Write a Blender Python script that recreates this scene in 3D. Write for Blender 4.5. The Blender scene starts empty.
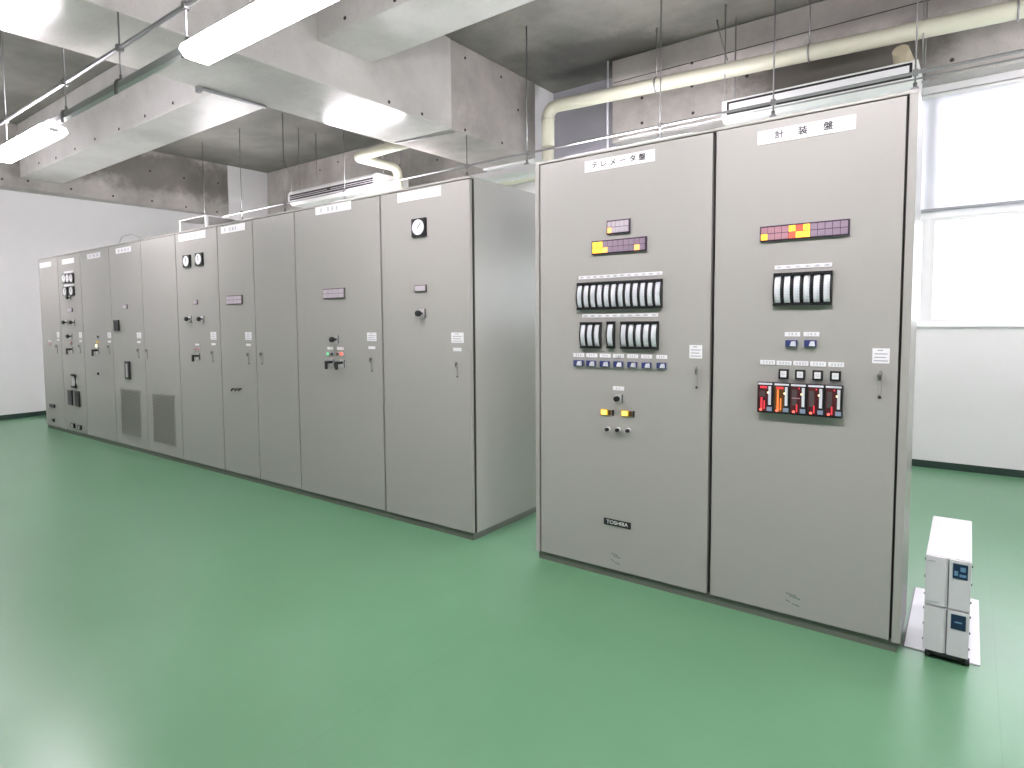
import bpy, bmesh, math, random
from mathutils import Vector, Matrix
random.seed(7)
S = bpy.context.scene
COL = S.collection

# ------------------------------------------------------------------ camera
YAW, PITCH, ROLL, FPX = 0.70308, 0.06515, -0.01404, 636.99
PPX, PPY = 512 - 80.689, 384 - 23.883
CAM = Vector((0.0, -3.28303, 1.45819))
_fw = Vector((-math.sin(YAW) * math.cos(PITCH), math.cos(YAW) * math.cos(PITCH), -math.sin(PITCH)))
_r = Vector((math.cos(YAW), math.sin(YAW), 0))
_u = _r.cross(_fw)
RT = _r * math.cos(ROLL) + _u * math.sin(ROLL)
UP = -_r * math.sin(ROLL) + _u * math.cos(ROLL)
cam_data = bpy.data.cameras.new('camera')
cam = bpy.data.objects.new('camera', cam_data)
COL.objects.link(cam)
M = Matrix((RT, UP, -_fw)).transposed().to_4x4()
M.translation = CAM
cam.matrix_world = M
cam_data.sensor_fit = 'HORIZONTAL'
cam_data.sensor_width = 36.0
cam_data.lens = FPX / 1024 * 36.0
cam_data.shift_x = (512 - PPX) / 1024
cam_data.shift_y = (PPY - 384) / 1024
cam_data.clip_start = 0.02
cam_data.clip_end = 200
S.camera = cam


def px(u, v, axis, val):
    """the point on the plane axis=val that the photograph shows at pixel (u, v)"""
    d = _fw + RT * ((u - PPX) / FPX) + UP * ((PPY - v) / FPX)
    i = 'xyz'.index(axis)
    return CAM + d * ((val - CAM[i]) / d[i])


# ------------------------------------------------------------------ world, exposure
W = bpy.data.worlds.new('overcast_sky')
S.world = W
W.use_nodes = True
bg = W.node_tree.nodes['Background']
bg.inputs['Color'].default_value = (0.96, 0.955, 1.0, 1)
bg.inputs['Strength'].default_value = 5.6
vs = S.view_settings
vs.view_transform = 'Standard'
vs.look = 'None'
vs.gamma = 1.0
vs.use_curve_mapping = False
vs.exposure = 0.1
LAMP_STRENGTH = 58.0


# ------------------------------------------------------------------ materials
def nt(m):
    m.use_nodes = True
    return m.node_tree, m.node_tree.nodes, m.node_tree.links


def mat(name, col, rough=0.5, metal=0.0, spec=0.5, noise=0.0, nscale=8.0, bump=0.0, bscale=200.0, emit=None, estr=0.0, coat=0.0):
    m = bpy.data.materials.new(name)
    t, n, l = nt(m)
    b = n['Principled BSDF']
    b.inputs['Base Color'].default_value = (*col, 1)
    b.inputs['Roughness'].default_value = rough
    b.inputs['Metallic'].default_value = metal
    b.inputs['Specular IOR Level'].default_value = spec
    b.inputs['Coat Weight'].default_value = coat
    if emit:
        b.inputs['Emission Color'].default_value = (*emit, 1)
        b.inputs['Emission Strength'].default_value = estr
    tc = n.new('ShaderNodeTexCoord')
    if noise > 0:
        nz = n.new('ShaderNodeTexNoise')
        nz.inputs['Scale'].default_value = nscale
        nz.inputs['Detail'].default_value = 5
        l.new(tc.outputs['Object'], nz.inputs['Vector'])
        mx = n.new('ShaderNodeMix')
        mx.data_type = 'RGBA'
        l.new(nz.outputs['Fac'], mx.inputs['Factor'])
        mx.inputs['A'].default_value = (*[c * (1 - noise) for c in col], 1)
        mx.inputs['B'].default_value = (*[min(1, c * (1 + noise)) for c in col], 1)
        l.new(mx.outputs['Result'], b.inputs['Base Color'])
    if bump > 0:
        nb = n.new('ShaderNodeTexNoise')
        nb.inputs['Scale'].default_value = bscale
        nb.inputs['Detail'].default_value = 2
        l.new(tc.outputs['Object'], nb.inputs['Vector'])
        bp = n.new('ShaderNodeBump')
        bp.inputs['Strength'].default_value = bump
        bp.inputs['Distance'].default_value = 0.002
        l.new(nb.outputs['Fac'], bp.inputs['Height'])
        l.new(bp.outputs['Normal'], b.inputs['Normal'])
    return m


def concrete(name, lo, hi, stain, seed=0.0, rough=0.32, spots=()):
    m = bpy.data.materials.new(name)
    t, n, l = nt(m)
    b = n['Principled BSDF']
    tc = n.new('ShaderNodeTexCoord')
    mp = n.new('ShaderNodeMapping')
    mp.inputs['Location'].default_value = (seed, seed * 1.7, seed * 0.6)
    l.new(tc.outputs['Object'], mp.inputs['Vector'])

    def noise(scale, detail, rgh=0.6, dist=0.0):
        z = n.new('ShaderNodeTexNoise')
        z.inputs['Scale'].default_value = scale
        z.inputs['Detail'].default_value = detail
        z.inputs['Roughness'].default_value = rgh
        z.inputs['Distortion'].default_value = dist
        l.new(mp.outputs['Vector'], z.inputs['Vector'])
        return z
    a = noise(1.3, 7, 0.58, 0.15)
    r1 = n.new('ShaderNodeValToRGB')
    r1.color_ramp.elements[0].position = 0.36
    r1.color_ramp.elements[0].color = (*lo, 1)
    r1.color_ramp.elements[1].position = 0.64
    r1.color_ramp.elements[1].color = (*hi, 1)
    l.new(a.outputs['Fac'], r1.inputs['Fac'])
    # damp stains
    s = noise(0.75, 9, 0.72, 0.25)
    r2 = n.new('ShaderNodeValToRGB')
    r2.color_ramp.elements[0].position = 0.52
    r2.color_ramp.elements[0].color = (0, 0, 0, 1)
    r2.color_ramp.elements[1].position = 0.72
    r2.color_ramp.elements[1].color = (0.8, 0.8, 0.8, 1)
    l.new(s.outputs['Fac'], r2.inputs['Fac'])
    mx = n.new('ShaderNodeMix')
    mx.data_type = 'RGBA'
    l.new(r2.outputs['Color'], mx.inputs['Factor'])
    l.new(r1.outputs['Color'], mx.inputs['A'])
    mx.inputs['B'].default_value = (*stain, 1)
    # small pores
    p = noise(60, 2)
    r3 = n.new('ShaderNodeValToRGB')
    r3.color_ramp.elements[0].position = 0.27
    r3.color_ramp.elements[0].color = (0.80, 0.80, 0.80, 1)
    r3.color_ramp.elements[1].position = 0.40
    r3.color_ramp.elements[1].color = (1, 1, 1, 1)
    l.new(p.outputs['Fac'], r3.inputs['Fac'])
    mu = n.new('ShaderNodeMix')
    mu.data_type = 'RGBA'
    mu.blend_type = 'MULTIPLY'
    mu.inputs['Factor'].default_value = 1
    l.new(mx.outputs['Result'], mu.inputs['A'])
    l.new(r3.outputs['Color'], mu.inputs['B'])
    last = mu
    for (c, rad, amt) in spots:          # damp patches with a shape of their own
        wob = noise(2.4, 5, 0.65)
        dv = n.new('ShaderNodeVectorMath'); dv.operation = 'SUBTRACT'
        l.new(tc.outputs['Object'], dv.inputs[0]); dv.inputs[1].default_value = c
        sc_ = n.new('ShaderNodeVectorMath'); sc_.operation = 'DIVIDE'
        l.new(dv.outputs[0], sc_.inputs[0]); sc_.inputs[1].default_value = rad
        ln = n.new('ShaderNodeVectorMath'); ln.operation = 'LENGTH'
        l.new(sc_.outputs[0], ln.inputs[0])
        ad = n.new('ShaderNodeMath'); ad.operation = 'MULTIPLY_ADD'; ad.inputs[1].default_value = 1.6
        l.new(wob.outputs['Fac'], ad.inputs[0]); l.new(ln.outputs['Value'], ad.inputs[2])
        mr = n.new('ShaderNodeMapRange'); mr.interpolation_type = 'SMOOTHSTEP'
        mr.inputs['From Min'].default_value = 1.95; mr.inputs['From Max'].default_value = 1.35
        mr.inputs['To Min'].default_value = 0.0; mr.inputs['To Max'].default_value = amt
        l.new(ad.outputs[0], mr.inputs['Value'])
        mm = n.new('ShaderNodeMix'); mm.data_type = 'RGBA'
        l.new(mr.outputs['Result'], mm.inputs['Factor'])
        l.new(last.outputs['Result'], mm.inputs['A'])
        mm.inputs['B'].default_value = (stain[0] * 0.55, stain[1] * 0.55, stain[2] * 0.52, 1)
        last = mm
    l.new(last.outputs['Result'], b.inputs['Base Color'])
    b.inputs['Roughness'].default_value = rough
    rr = n.new('ShaderNodeMapRange')
    rr.inputs['To Min'].default_value = rough - 0.03
    rr.inputs['To Max'].default_value = rough + 0.05
    l.new(a.outputs['Fac'], rr.inputs['Value'])
    l.new(rr.outputs['Result'], b.inputs['Roughness'])
    bp = n.new('ShaderNodeBump')
    bp.inputs['Strength'].default_value = 0.12
    bp.inputs['Distance'].default_value = 0.004
    l.new(p.outputs['Fac'], bp.inputs['Height'])
    l.new(bp.outputs['Normal'], b.inputs['Normal'])
    return m


def floor_material():
    m = bpy.data.materials.new('green_vinyl_floor')
    t, n, l = nt(m)
    b = n['Principled BSDF']
    tc = n.new('ShaderNodeTexCoord')
    nz = n.new('ShaderNodeTexNoise')
    nz.inputs['Scale'].default_value = 0.9
    nz.inputs['Detail'].default_value = 7
    nz.inputs['Roughness'].default_value = 0.55
    l.new(tc.outputs['Object'], nz.inputs['Vector'])
    r1 = n.new('ShaderNodeValToRGB')
    r1.color_ramp.elements[0].position = 0.3
    r1.color_ramp.elements[0].color = (0.108, 0.262, 0.138, 1)
    r1.color_ramp.elements[1].position = 0.72
    r1.color_ramp.elements[1].color = (0.132, 0.298, 0.168, 1)
    l.new(nz.outputs['Fac'], r1.inputs['Fac'])
    # welded seams of the vinyl sheet, 1.82 m apart along y and one cross joint grid
    sep = n.new('ShaderNodeSeparateXYZ')
    l.new(tc.outputs['Object'], sep.inputs['Vector'])

    def seam(out, period, off, width):
        a = n.new('ShaderNodeMath'); a.operation = 'ADD'; a.inputs[1].default_value = off + 1000 * period
        l.new(out, a.inputs[0])
        q = n.new('ShaderNodeMath'); q.operation = 'MODULO'; q.inputs[1].default_value = period
        l.new(a.outputs[0], q.inputs[0])
        c = n.new('ShaderNodeMath'); c.operation = 'LESS_THAN'; c.inputs[1].default_value = width
        l.new(q.outputs[0], c.inputs[0])
        return c
    s1 = seam(sep.outputs['X'], 1.82, 1.70, 0.004)
    s2 = seam(sep.outputs['Y'], 9.0, 8.45, 0.004)
    mx0 = n.new('ShaderNodeMath'); mx0.operation = 'MAXIMUM'
    l.new(s1.outputs[0], mx0.inputs[0]); l.new(s2.outputs[0], mx0.inputs[1])
    sc = n.new('ShaderNodeMath'); sc.operation = 'MULTIPLY'; sc.inputs[1].default_value = 0.14
    l.new(mx0.outputs[0], sc.inputs[0])
    mx = n.new('ShaderNodeMix'); mx.data_type = 'RGBA'
    l.new(sc.outputs[0], mx.inputs['Factor'])
    l.new(r1.outputs['Color'], mx.inputs['A'])
    mx.inputs['B'].default_value = (0.05, 0.13, 0.08, 1)
    # scattered pale specks
    vo = n.new('ShaderNodeTexVoronoi')
    vo.inputs['Scale'].default_value = 2.2
    l.new(tc.outputs['Object'], vo.inputs['Vector'])
    lt = n.new('ShaderNodeMath'); lt.operation = 'LESS_THAN'; lt.inputs[1].default_value = 0.012
    l.new(vo.outputs['Distance'], lt.inputs[0])
    ls = n.new('ShaderNodeMath'); ls.operation = 'MULTIPLY'; ls.inputs[1].default_value = 0.10
    l.new(lt.outputs[0], ls.inputs[0])
    mx2 = n.new('ShaderNodeMix'); mx2.data_type = 'RGBA'
    l.new(ls.outputs[0], mx2.inputs['Factor'])
    l.new(mx.outputs['Result'], mx2.inputs['A'])
    mx2.inputs['B'].default_value = (0.5, 0.6, 0.5, 1)
    l.new(mx2.outputs['Result'], b.inputs['Base Color'])
    rr = n.new('ShaderNodeMapRange')
    rr.inputs['To Min'].default_value = 0.27
    rr.inputs['To Max'].default_value = 0.32
    l.new(nz.outputs['Fac'], rr.inputs['Value'])
    l.new(rr.outputs['Result'], b.inputs['Roughness'])
    b.inputs['Specular IOR Level'].default_value = 0.6
    return m


def glass_material():
    m = bpy.data.materials.new('window_glass')
    t, n, l = nt(m)
    b = n['Principled BSDF']
    tr = n.new('ShaderNodeBsdfTransparent')
    tr.inputs['Color'].default_value = (0.95, 0.97, 0.97, 1)
    gl = n.new('ShaderNodeBsdfGlossy')
    gl.inputs['Roughness'].default_value = 0.02
    fr = n.new('ShaderNodeFresnel')
    mx = n.new('ShaderNodeMixShader')
    l.new(fr.outputs['Fac'], mx.inputs['Fac'])
    l.new(tr.outputs[0], mx.inputs[1])
    l.new(gl.outputs[0], mx.inputs[2])
    l.new(mx.outputs[0], n['Material Output'].inputs['Surface'])
    n.remove(b)
    return m


def blind_material():
    m = bpy.data.materials.new('blind_fabric')
    t, n, l = nt(m)
    b = n['Principled BSDF']
    n.remove(b)
    d = n.new('ShaderNodeBsdfDiffuse'); d.inputs['Color'].default_value = (0.85, 0.85, 0.88, 1)
    tl = n.new('ShaderNodeBsdfTranslucent'); tl.inputs['Color'].default_value = (0.76, 0.76, 0.82, 1)
    mx = n.new('ShaderNodeMixShader'); mx.inputs['Fac'].default_value = 0.5
    l.new(d.outputs[0], mx.inputs[1]); l.new(tl.outputs[0], mx.inputs[2])
    l.new(mx.outputs[0], n['Material Output'].inputs['Surface'])
    return m


MT = {}
MT['floor'] = floor_material()
_sp = lambda u, v, ax, val: tuple(px(u, v, ax, val))
MT['slab'] = concrete('slab_concrete', (0.13, 0.13, 0.113), (0.215, 0.21, 0.185), (0.10, 0.10, 0.088), 3.1, 0.5,
                      [(_sp(610, 58, 'z', 4.45), (0.9, 0.75, 1.0), 0.8), (_sp(545, 65, 'z', 4.45), (0.5, 0.6, 1.0), 0.45)])
MT['beam'] = concrete('formed_concrete', (0.53, 0.515, 0.495), (0.68, 0.665, 0.645), (0.43, 0.42, 0.40), 11.3, 0.30)
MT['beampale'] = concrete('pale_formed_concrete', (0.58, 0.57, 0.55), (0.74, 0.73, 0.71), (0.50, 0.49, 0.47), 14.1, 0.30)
MT['girder'] = concrete('smooth_formed_concrete', (0.50, 0.485, 0.465), (0.64, 0.625, 0.60), (0.41, 0.40, 0.38), 21.9, 0.17)
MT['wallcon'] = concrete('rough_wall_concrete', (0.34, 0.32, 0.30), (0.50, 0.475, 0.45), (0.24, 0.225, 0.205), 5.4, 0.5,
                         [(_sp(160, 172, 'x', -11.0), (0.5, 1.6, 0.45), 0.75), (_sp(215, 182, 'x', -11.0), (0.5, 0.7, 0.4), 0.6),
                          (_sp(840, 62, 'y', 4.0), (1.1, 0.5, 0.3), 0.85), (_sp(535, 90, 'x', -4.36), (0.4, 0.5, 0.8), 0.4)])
MT['wall'] = mat('white_wall_paint', (0.80, 0.79, 0.80), 0.6, noise=0.02, nscale=3, bump=0.1, bscale=90)
MT['niche'] = mat('shaded_wall_paint', (0.36, 0.36, 0.39), 0.6, noise=0.06, nscale=2)  # the recess shade is put into this grey wall colour
MT['base'] = mat('dark_vinyl_baseboard', (0.022, 0.045, 0.036), 0.4)
MT['paint'] = mat('beige_grey_enamel', (0.402, 0.395, 0.368), 0.26, spec=0.45, noise=0.012, nscale=2, bump=0.05, bscale=160)
MT['plinth'] = mat('plinth_enamel', (0.15, 0.16, 0.135), 0.4)
MT['slat'] = mat('louver_enamel', (0.30, 0.30, 0.265), 0.4)
MT['gasket'] = mat('dark_door_gap', (0.03, 0.03, 0.028), 0.7)
MT['black'] = mat('black_plastic', (0.012, 0.012, 0.014), 0.35)
MT['blackmatt'] = mat('black_bakelite', (0.008, 0.008, 0.009), 0.5)
MT['white'] = mat('white_plate', (0.86, 0.86, 0.87), 0.35)
MT['scale'] = mat('white_scale', (0.72, 0.74, 0.78), 0.35)
MT['print'] = mat('dark_print', (0.05, 0.05, 0.055), 0.6)
MT['printgrey'] = mat('grey_print', (0.42, 0.42, 0.46), 0.6)
MT['greenprint'] = mat('green_print', (0.08, 0.16, 0.09), 0.6)
MT['whiteprint'] = mat('white_print', (0.85, 0.85, 0.85), 0.5)
MT['metal'] = mat('nickel_handle', (0.30, 0.30, 0.29), 0.4, metal=1.0)
MT['zinc'] = mat('galvanised_steel', (0.42, 0.42, 0.43), 0.48, metal=1.0, noise=0.08, nscale=20)
MT['rod'] = mat('threaded_rod_steel', (0.30, 0.30, 0.30), 0.45, metal=1.0)
MT['channel'] = mat('grey_raceway', (0.50, 0.50, 0.51), 0.45)
MT['lampwhite'] = mat('lamp_housing_white', (0.80, 0.80, 0.80), 0.35)
MT['tube'] = mat('lit_diffuser', (0.9, 0.9, 0.9), 0.4, emit=(1.0, 0.925, 0.985), estr=LAMP_STRENGTH)
MT['acwhite'] = mat('ac_white_plastic', (0.86, 0.86, 0.85), 0.4)
MT['acgrey'] = mat('ac_grey_louver', (0.035, 0.035, 0.04), 0.5)
MT['pipe'] = mat('cream_pipe_cover', (0.62, 0.62, 0.50), 0.38, noise=0.03, nscale=4)
MT['foam'] = mat('yellow_foam', (0.55, 0.50, 0.36), 0.8, noise=0.1, nscale=30)
MT['winframe'] = mat('white_aluminium', (0.88, 0.88, 0.89), 0.4)
MT['hembar'] = mat('grey_hem_bar', (0.30, 0.31, 0.33), 0.4)
MT['glass'] = glass_material()
MT['blind'] = blind_material()
MT['tile_off'] = mat('unlit_tile_purple', (0.31, 0.24, 0.31), 0.35)
MT['tile_pink'] = mat('unlit_tile_pink', (0.46, 0.25, 0.30), 0.35)
MT['tile_red'] = mat('dim_red_tile', (0.7, 0.12, 0.08), 0.35, emit=(1, 0.12, 0.08), estr=0.35)
MT['tile_yel'] = mat('lit_yellow_tile', (0.9, 0.6, 0.1), 0.35, emit=(1.0, 0.46, 0.02), estr=1.35)
MT['tile_org'] = mat('lit_orange_tile', (0.9, 0.4, 0.1), 0.35, emit=(1.0, 0.36, 0.13), estr=1.5)
MT['tile_pale'] = mat('pale_tile', (0.52, 0.47, 0.52), 0.35)
MT['blue'] = mat('navy_counter_case', (0.035, 0.05, 0.17), 0.35)
MT['frame'] = mat('dark_tile_frame', (0.05, 0.03, 0.06), 0.4)
MT['framegrey'] = mat('grey_tile_frame', (0.13, 0.11, 0.11), 0.4)
MT['yellowlit'] = mat('lit_yellow_button', (0.9, 0.7, 0.1), 0.3, emit=(1.0, 0.68, 0.16), estr=1.3)
MT['yellow'] = mat('amber_bezel', (0.75, 0.45, 0.03), 0.35)
MT['amberdark'] = mat('dark_amber_tile', (0.06, 0.045, 0.02), 0.35)
MT['redlit'] = mat('lit_red_lamp', (0.9, 0.1, 0.06), 0.3, emit=(1.0, 0.16, 0.12), estr=1.6)
MT['redpale'] = mat('pale_red_lens', (0.55, 0.26, 0.25), 0.3)
MT['greenlit'] = mat('lit_green_lamp', (0.2, 0.7, 0.35), 0.3, emit=(0.25, 0.9, 0.45), estr=0.6)
MT['dullred'] = mat('dull_red_lens', (0.17, 0.07, 0.06), 0.3)
MT['dullgreen'] = mat('dull_dark_lens', (0.05, 0.06, 0.05), 0.3)
MT['warmlit'] = mat('lit_warm_lamp', (0.9, 0.8, 0.5), 0.3, emit=(1.0, 0.88, 0.5), estr=2.0)
MT['redbar'] = mat('lit_red_bar', (0.6, 0.03, 0.05), 0.3, emit=(1.0, 0.07, 0.09), estr=0.6)
MT['reddark'] = mat('dark_red_scale', (0.075, 0.010, 0.014), 0.3)
MT['orangebar'] = mat('lit_orange_bar', (0.35, 0.12, 0.03), 0.3, emit=(1.0, 0.20, 0.045), estr=1.0)
MT['oliveglow'] = mat('olive_scale', (0.13, 0.055, 0.012), 0.4)
MT['greyscale'] = mat('grey_scale', (0.085, 0.07, 0.07), 0.4)
MT['bluekey'] = mat('blue_grey_key', (0.27, 0.33, 0.47), 0.4)
MT['screen'] = mat('dark_blue_display', (0.012, 0.03, 0.075), 0.15)
MT['screenblue'] = mat('blue_display_print', (0.12, 0.25, 0.42), 0.3)
MT['upswhite'] = mat('white_ups_case', (0.66, 0.66, 0.68), 0.42)
MT['upsgrey'] = mat('shadow_groove', (0.20, 0.20, 0.22), 0.5)
MT['platewhite'] = mat('white_floor_sheet', (0.82, 0.80, 0.86), 0.25)
MT['grille'] = mat('grille_mesh_dark', (0.20, 0.205, 0.17), 0.6)


# ------------------------------------------------------------------ mesh builder
class MB:
    def __init__(self):
        self.bm = bmesh.new()
        self.mats = []

    def mi(self, m):
        m = MT[m] if isinstance(m, str) else m
        if m not in self.mats:
            self.mats.append(m)
        return self.mats.index(m)

    def box(self, x0, x1, y0, y1, z0, z1, m=None, bevel=0.0):
        ret = bmesh.ops.create_cube(self.bm, size=1.0)
        vs_ = ret['verts']
        for v in vs_:
            v.co = Vector(((x0 + x1) / 2 + v.co.x * (x1 - x0), (y0 + y1) / 2 + v.co.y * (y1 - y0), (z0 + z1) / 2 + v.co.z * (z1 - z0)))
        fs = {f for v in vs_ for f in v.link_faces}
        if m is not None:
            k = self.mi(m)
            for f in fs:
                f.material_index = k
        if bevel > 0:
            es = {e for v in vs_ for e in v.link_edges}
            bmesh.ops.bevel(self.bm, geom=list(es), offset=bevel, segments=2, affect='EDGES', profile=0.6)
        return self

    def tube(self, pts, r, seg=10, m=None, caps=True):
        pts = [Vector(p) for p in pts]
        rings = []
        k = self.mi(m) if m is not None else 0
        prev = None
        for i, p in enumerate(pts):
            a = pts[max(0, i - 1)]
            c = pts[min(len(pts) - 1, i + 1)]
            d = (c - a).normalized()
            ref = prev if prev is not None else (Vector((0, 0, 1)) if abs(d.z) < 0.9 else Vector((1, 0, 0)))
            s = d.cross(ref)
            if s.length < 1e-6:
                s = d.cross(Vector((1, 0, 0)))
            s.normalize()
            t = s.cross(d).normalized()
            prev = t
            rr = r[i] if isinstance(r, (list, tuple)) else r
            rings.append([self.bm.verts.new(p + s * (math.cos(2 * math.pi * j / seg) * rr) + t * (math.sin(2 * math.pi * j / seg) * rr)) for j in range(seg)])
        for i in range(len(rings) - 1):
            for j in range(seg):
                f = self.bm.faces.new((rings[i][j], rings[i][(j + 1) % seg], rings[i + 1][(j + 1) % seg], rings[i + 1][j]))
                f.smooth = True
                f.material_index = k
        if caps:
            f = self.bm.faces.new(rings[0][::-1]); f.material_index = k
            f = self.bm.faces.new(rings[-1]); f.material_index = k
        return self

    def prism(self, outline, a0, a1, axis='y', m=None, smooth=False):
        """outline of 2-D points swept along axis. axis y: (x,z); axis x: (y,z); axis z: (x,y)"""
        def mk(p, a):
            if axis == 'y':
                return Vector((p[0], a, p[1]))
            if axis == 'x':
                return Vector((a, p[0], p[1]))
            return Vector((p[0], p[1], a))
        k = self.mi(m) if m is not None else 0
        A = [self.bm.verts.new(mk(p, a0)) for p in outline]
        B = [self.bm.verts.new(mk(p, a1)) for p in outline]
        n = len(outline)
        fs = []
        for i in range(n):
            f = self.bm.faces.new((A[i], A[(i + 1) % n], B[(i + 1) % n], B[i]))
            f.smooth = smooth
            fs.append(f)
        fs.append(self.bm.faces.new(A[::-1]))
        fs.append(self.bm.faces.new(B))
        for f in fs:
            f.material_index = k
        return self

    def disc(self, cx, cz, r, y0, y1, m=None, seg=20):
        return self.prism([(cx + r * math.cos(2 * math.pi * i / seg), cz + r * math.sin(2 * math.pi * i / seg)) for i in range(seg)], y0, y1, 'y', m)

    def build(self, name, m=None, parent=None, loc=None):
        bmesh.ops.recalc_face_normals(self.bm, faces=self.bm.faces[:])
        me = bpy.data.meshes.new(name)
        off = Vector((0, 0, 0))
        if parent is not None:
            p = parent
            while p is not None:
                off += p.location
                p = p.parent
        base = loc if loc is not None else off
        bmesh.ops.translate(self.bm, verts=self.bm.verts[:], vec=-Vector(base))
        self.bm.to_mesh(me)
        self.bm.free()
        if m is not None:
            me.materials.append(MT[m] if isinstance(m, str) else m)
        else:
            for x in self.mats:
                me.materials.append(x)
        o = bpy.data.objects.new(name, me)
        COL.objects.link(o)
        if parent is not None:
            o.parent = parent
            o.location = Vector(base) - off
        elif loc is not None:
            o.location = loc
        return o


def box(name, m, parent, x0, x1, y0, y1, z0, z1, bevel=0.0, loc=None):
    return MB().box(x0, x1, y0, y1, z0, z1, None, bevel).build(name, m, parent, loc)


def share(name, me, parent, wloc):
    """another object of the same mesh, parented, at a world place"""
    o = bpy.data.objects.new(name, me)
    COL.objects.link(o)
    off = Vector((0, 0, 0))
    p = parent
    while p is not None:
        off += p.location
        p = p.parent
    o.parent = parent
    o.location = Vector(wloc) - off
    return o


def empty(name, loc):
    o = bpy.data.objects.new(name, None)
    o.empty_display_size = 0.1
    COL.objects.link(o)
    o.location = loc
    return o


def tag(o, label=None, cat=None, group=None, kind=None):
    if label: o['label'] = label
    if cat: o['category'] = cat
    if group: o['group'] = group
    if kind: o['kind'] = kind
    return o


def arc(c, a, b, r, n=8):
    """quarter bend from direction a to direction b around corner point c"""
    c, a, b = Vector(c), Vector(a), Vector(b)
    p0 = c - a * r
    cen = p0 + b * r
    out = []
    for i in range(n + 1):
        t = math.pi / 2 * i / n
        out.append(cen - b * (r * math.cos(t)) + a * (r * math.sin(t)))
    return out


# ------------------------------------------------------------------ the room
XL, XR = -11.28, 6.5
YF, YB = -8.0, 4.22
ZS = 4.45
ZG = 3.5
floor = tag(box('floor', 'floor', None, XL - 0.2, XR + 0.2, YF - 0.2, 5.0, -0.1, 0.0), 'glossy green vinyl sheet floor', kind='structure')
tag(box('ceiling', 'slab', None, XL - 0.2, XR + 0.2, YF - 0.2, 5.0, ZS, ZS + 0.2), 'bare grey-green concrete slab ceiling', kind='structure')
tag(box('wall_left', 'wall', None, XL - 0.2, XL, YF, 5.0, 0, ZS), 'white painted wall at the far end of the cabinet row', kind='structure')
tag(box('wall_right', 'wall', None, XR, XR + 0.2, YF, 5.0, 0, ZS), 'white painted wall out to the right', kind='structure')
tag(box('wall_front', 'wall', None, XL, XR, YF - 0.2, YF, 0, ZS), 'white painted wall facing the cabinets', kind='structure')
# back wall with the window opening (right bay) and a deeper blind bay (left)
WX0, WX1, WZ0, WZ1 = -4.2, 1.75, 1.325, 3.44
b = MB()
b.box(-4.7, XR, YB, YB + 0.2, 0, WZ0)
b.box(-4.7, WX0, YB, YB + 0.2, WZ0, ZG)
b.box(WX1, XR, YB, YB + 0.2, WZ0, ZG)
b.box(WX0, WX1, YB, YB + 0.2, WZ1, ZG)
b.box(-3.32, XR, YB, YB + 0.2, ZG, ZS)
b.box(-4.9, -4.7, YB, 4.9, 0, ZS)
b.box(XL, -4.7, 4.7, 4.9, 0, ZS)
tag(b.build('wall_back', 'wall'), 'white painted wall with the long window behind the cabinets', kind='structure')
tag(box('wall_back_recess', 'niche', None, -4.7, -3.3, 4.5, 4.7, ZG - 0.05, ZS), 'grey shade-painted recess in the wall beside the concrete girder end', kind='structure')
tag(box('baseboard_left', 'base', None, XL, XL + 0.012, YF, 4.7, 0, 0.075), 'dark green baseboard along the far white wall', kind='structure')
tag(box('baseboard_back', 'base', None, -4.7, XR, YB - 0.012, YB, 0, 0.065), 'dark green baseboard under the window', kind='structure')

# concrete girders and beams
GX0, GX1 = -5.22, -4.35


def holes(parent, pts, plane, val, r=0.017):
    """form tie holes: short dark plugs sunk in the concrete face"""
    me = None
    for (u, v) in pts:
        p = px(u, v, plane, val)
        if me is None:
            q = MB()
            d = 0.003
            if plane == 'x':
                q.prism([(math.cos(t * math.pi / 5) * r, math.sin(t * math.pi / 5) * r) for t in range(10)], -0.01, d, 'x')
            else:
                q.prism([(math.cos(t * math.pi / 5) * r, math.sin(t * math.pi / 5) * r) for t in range(10)], -d, 0.01, 'y')
            o = q.build('tie_hole', 'gasket', None)
            me = o.data
            bpy.data.objects.remove(o)
        share('tie_hole', me, parent, p)


def girder(name, m, dims, label):
    g = box(name, m, None, *dims, bevel=0.012)
    return tag(g, label, kind='structure')


g1 = girder('ceiling_girder', 'girder', (GX0, GX1, YF, 2.25, ZG, ZS), 'deep concrete girder crossing the ceiling towards the back wall')
g1b = girder('ceiling_girder', 'wallcon', (GX0 + 0.012, GX1 - 0.012, 2.262, 4.0, ZG + 0.004, ZS), 'far end of the deep concrete girder beside the cream pipe')
tag(box('wall_pilaster', 'wall', None, GX0 + 0.03, GX1 - 0.03, 4.0, 4.6, ZG - 0.02, ZS), 'white painted pilaster behind the girder end beside the shaded recess', kind='structure')
gd = girder('wall_girder', 'wallcon', (XL, -11.0, YF, 3.72, ZG, ZS), 'stained concrete girder along the top of the far wall')
col_ = tag(box('wall_column', 'wall', None, XL, -11.0, 3.72, 4.7, 0, ZS), 'white painted column in the far back corner', kind='structure')
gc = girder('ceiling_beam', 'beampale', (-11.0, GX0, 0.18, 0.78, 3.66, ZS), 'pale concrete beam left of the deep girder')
gb = girder('ceiling_beam', 'beam', (GX1, XR, 0.395, 1.04, 3.84, ZS), 'pale concrete beam above the right-hand cabinets')
ge = girder('wall_girder', 'wallcon', (-3.32, XR, 4.0, YB, ZG, ZS), 'stained concrete girder above the window')
gf = girder('wall_girder', 'wallcon', (-11.0, GX0, 4.62, 4.7, 3.3, ZS), 'concrete girder at the back of the left bay')
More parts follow.
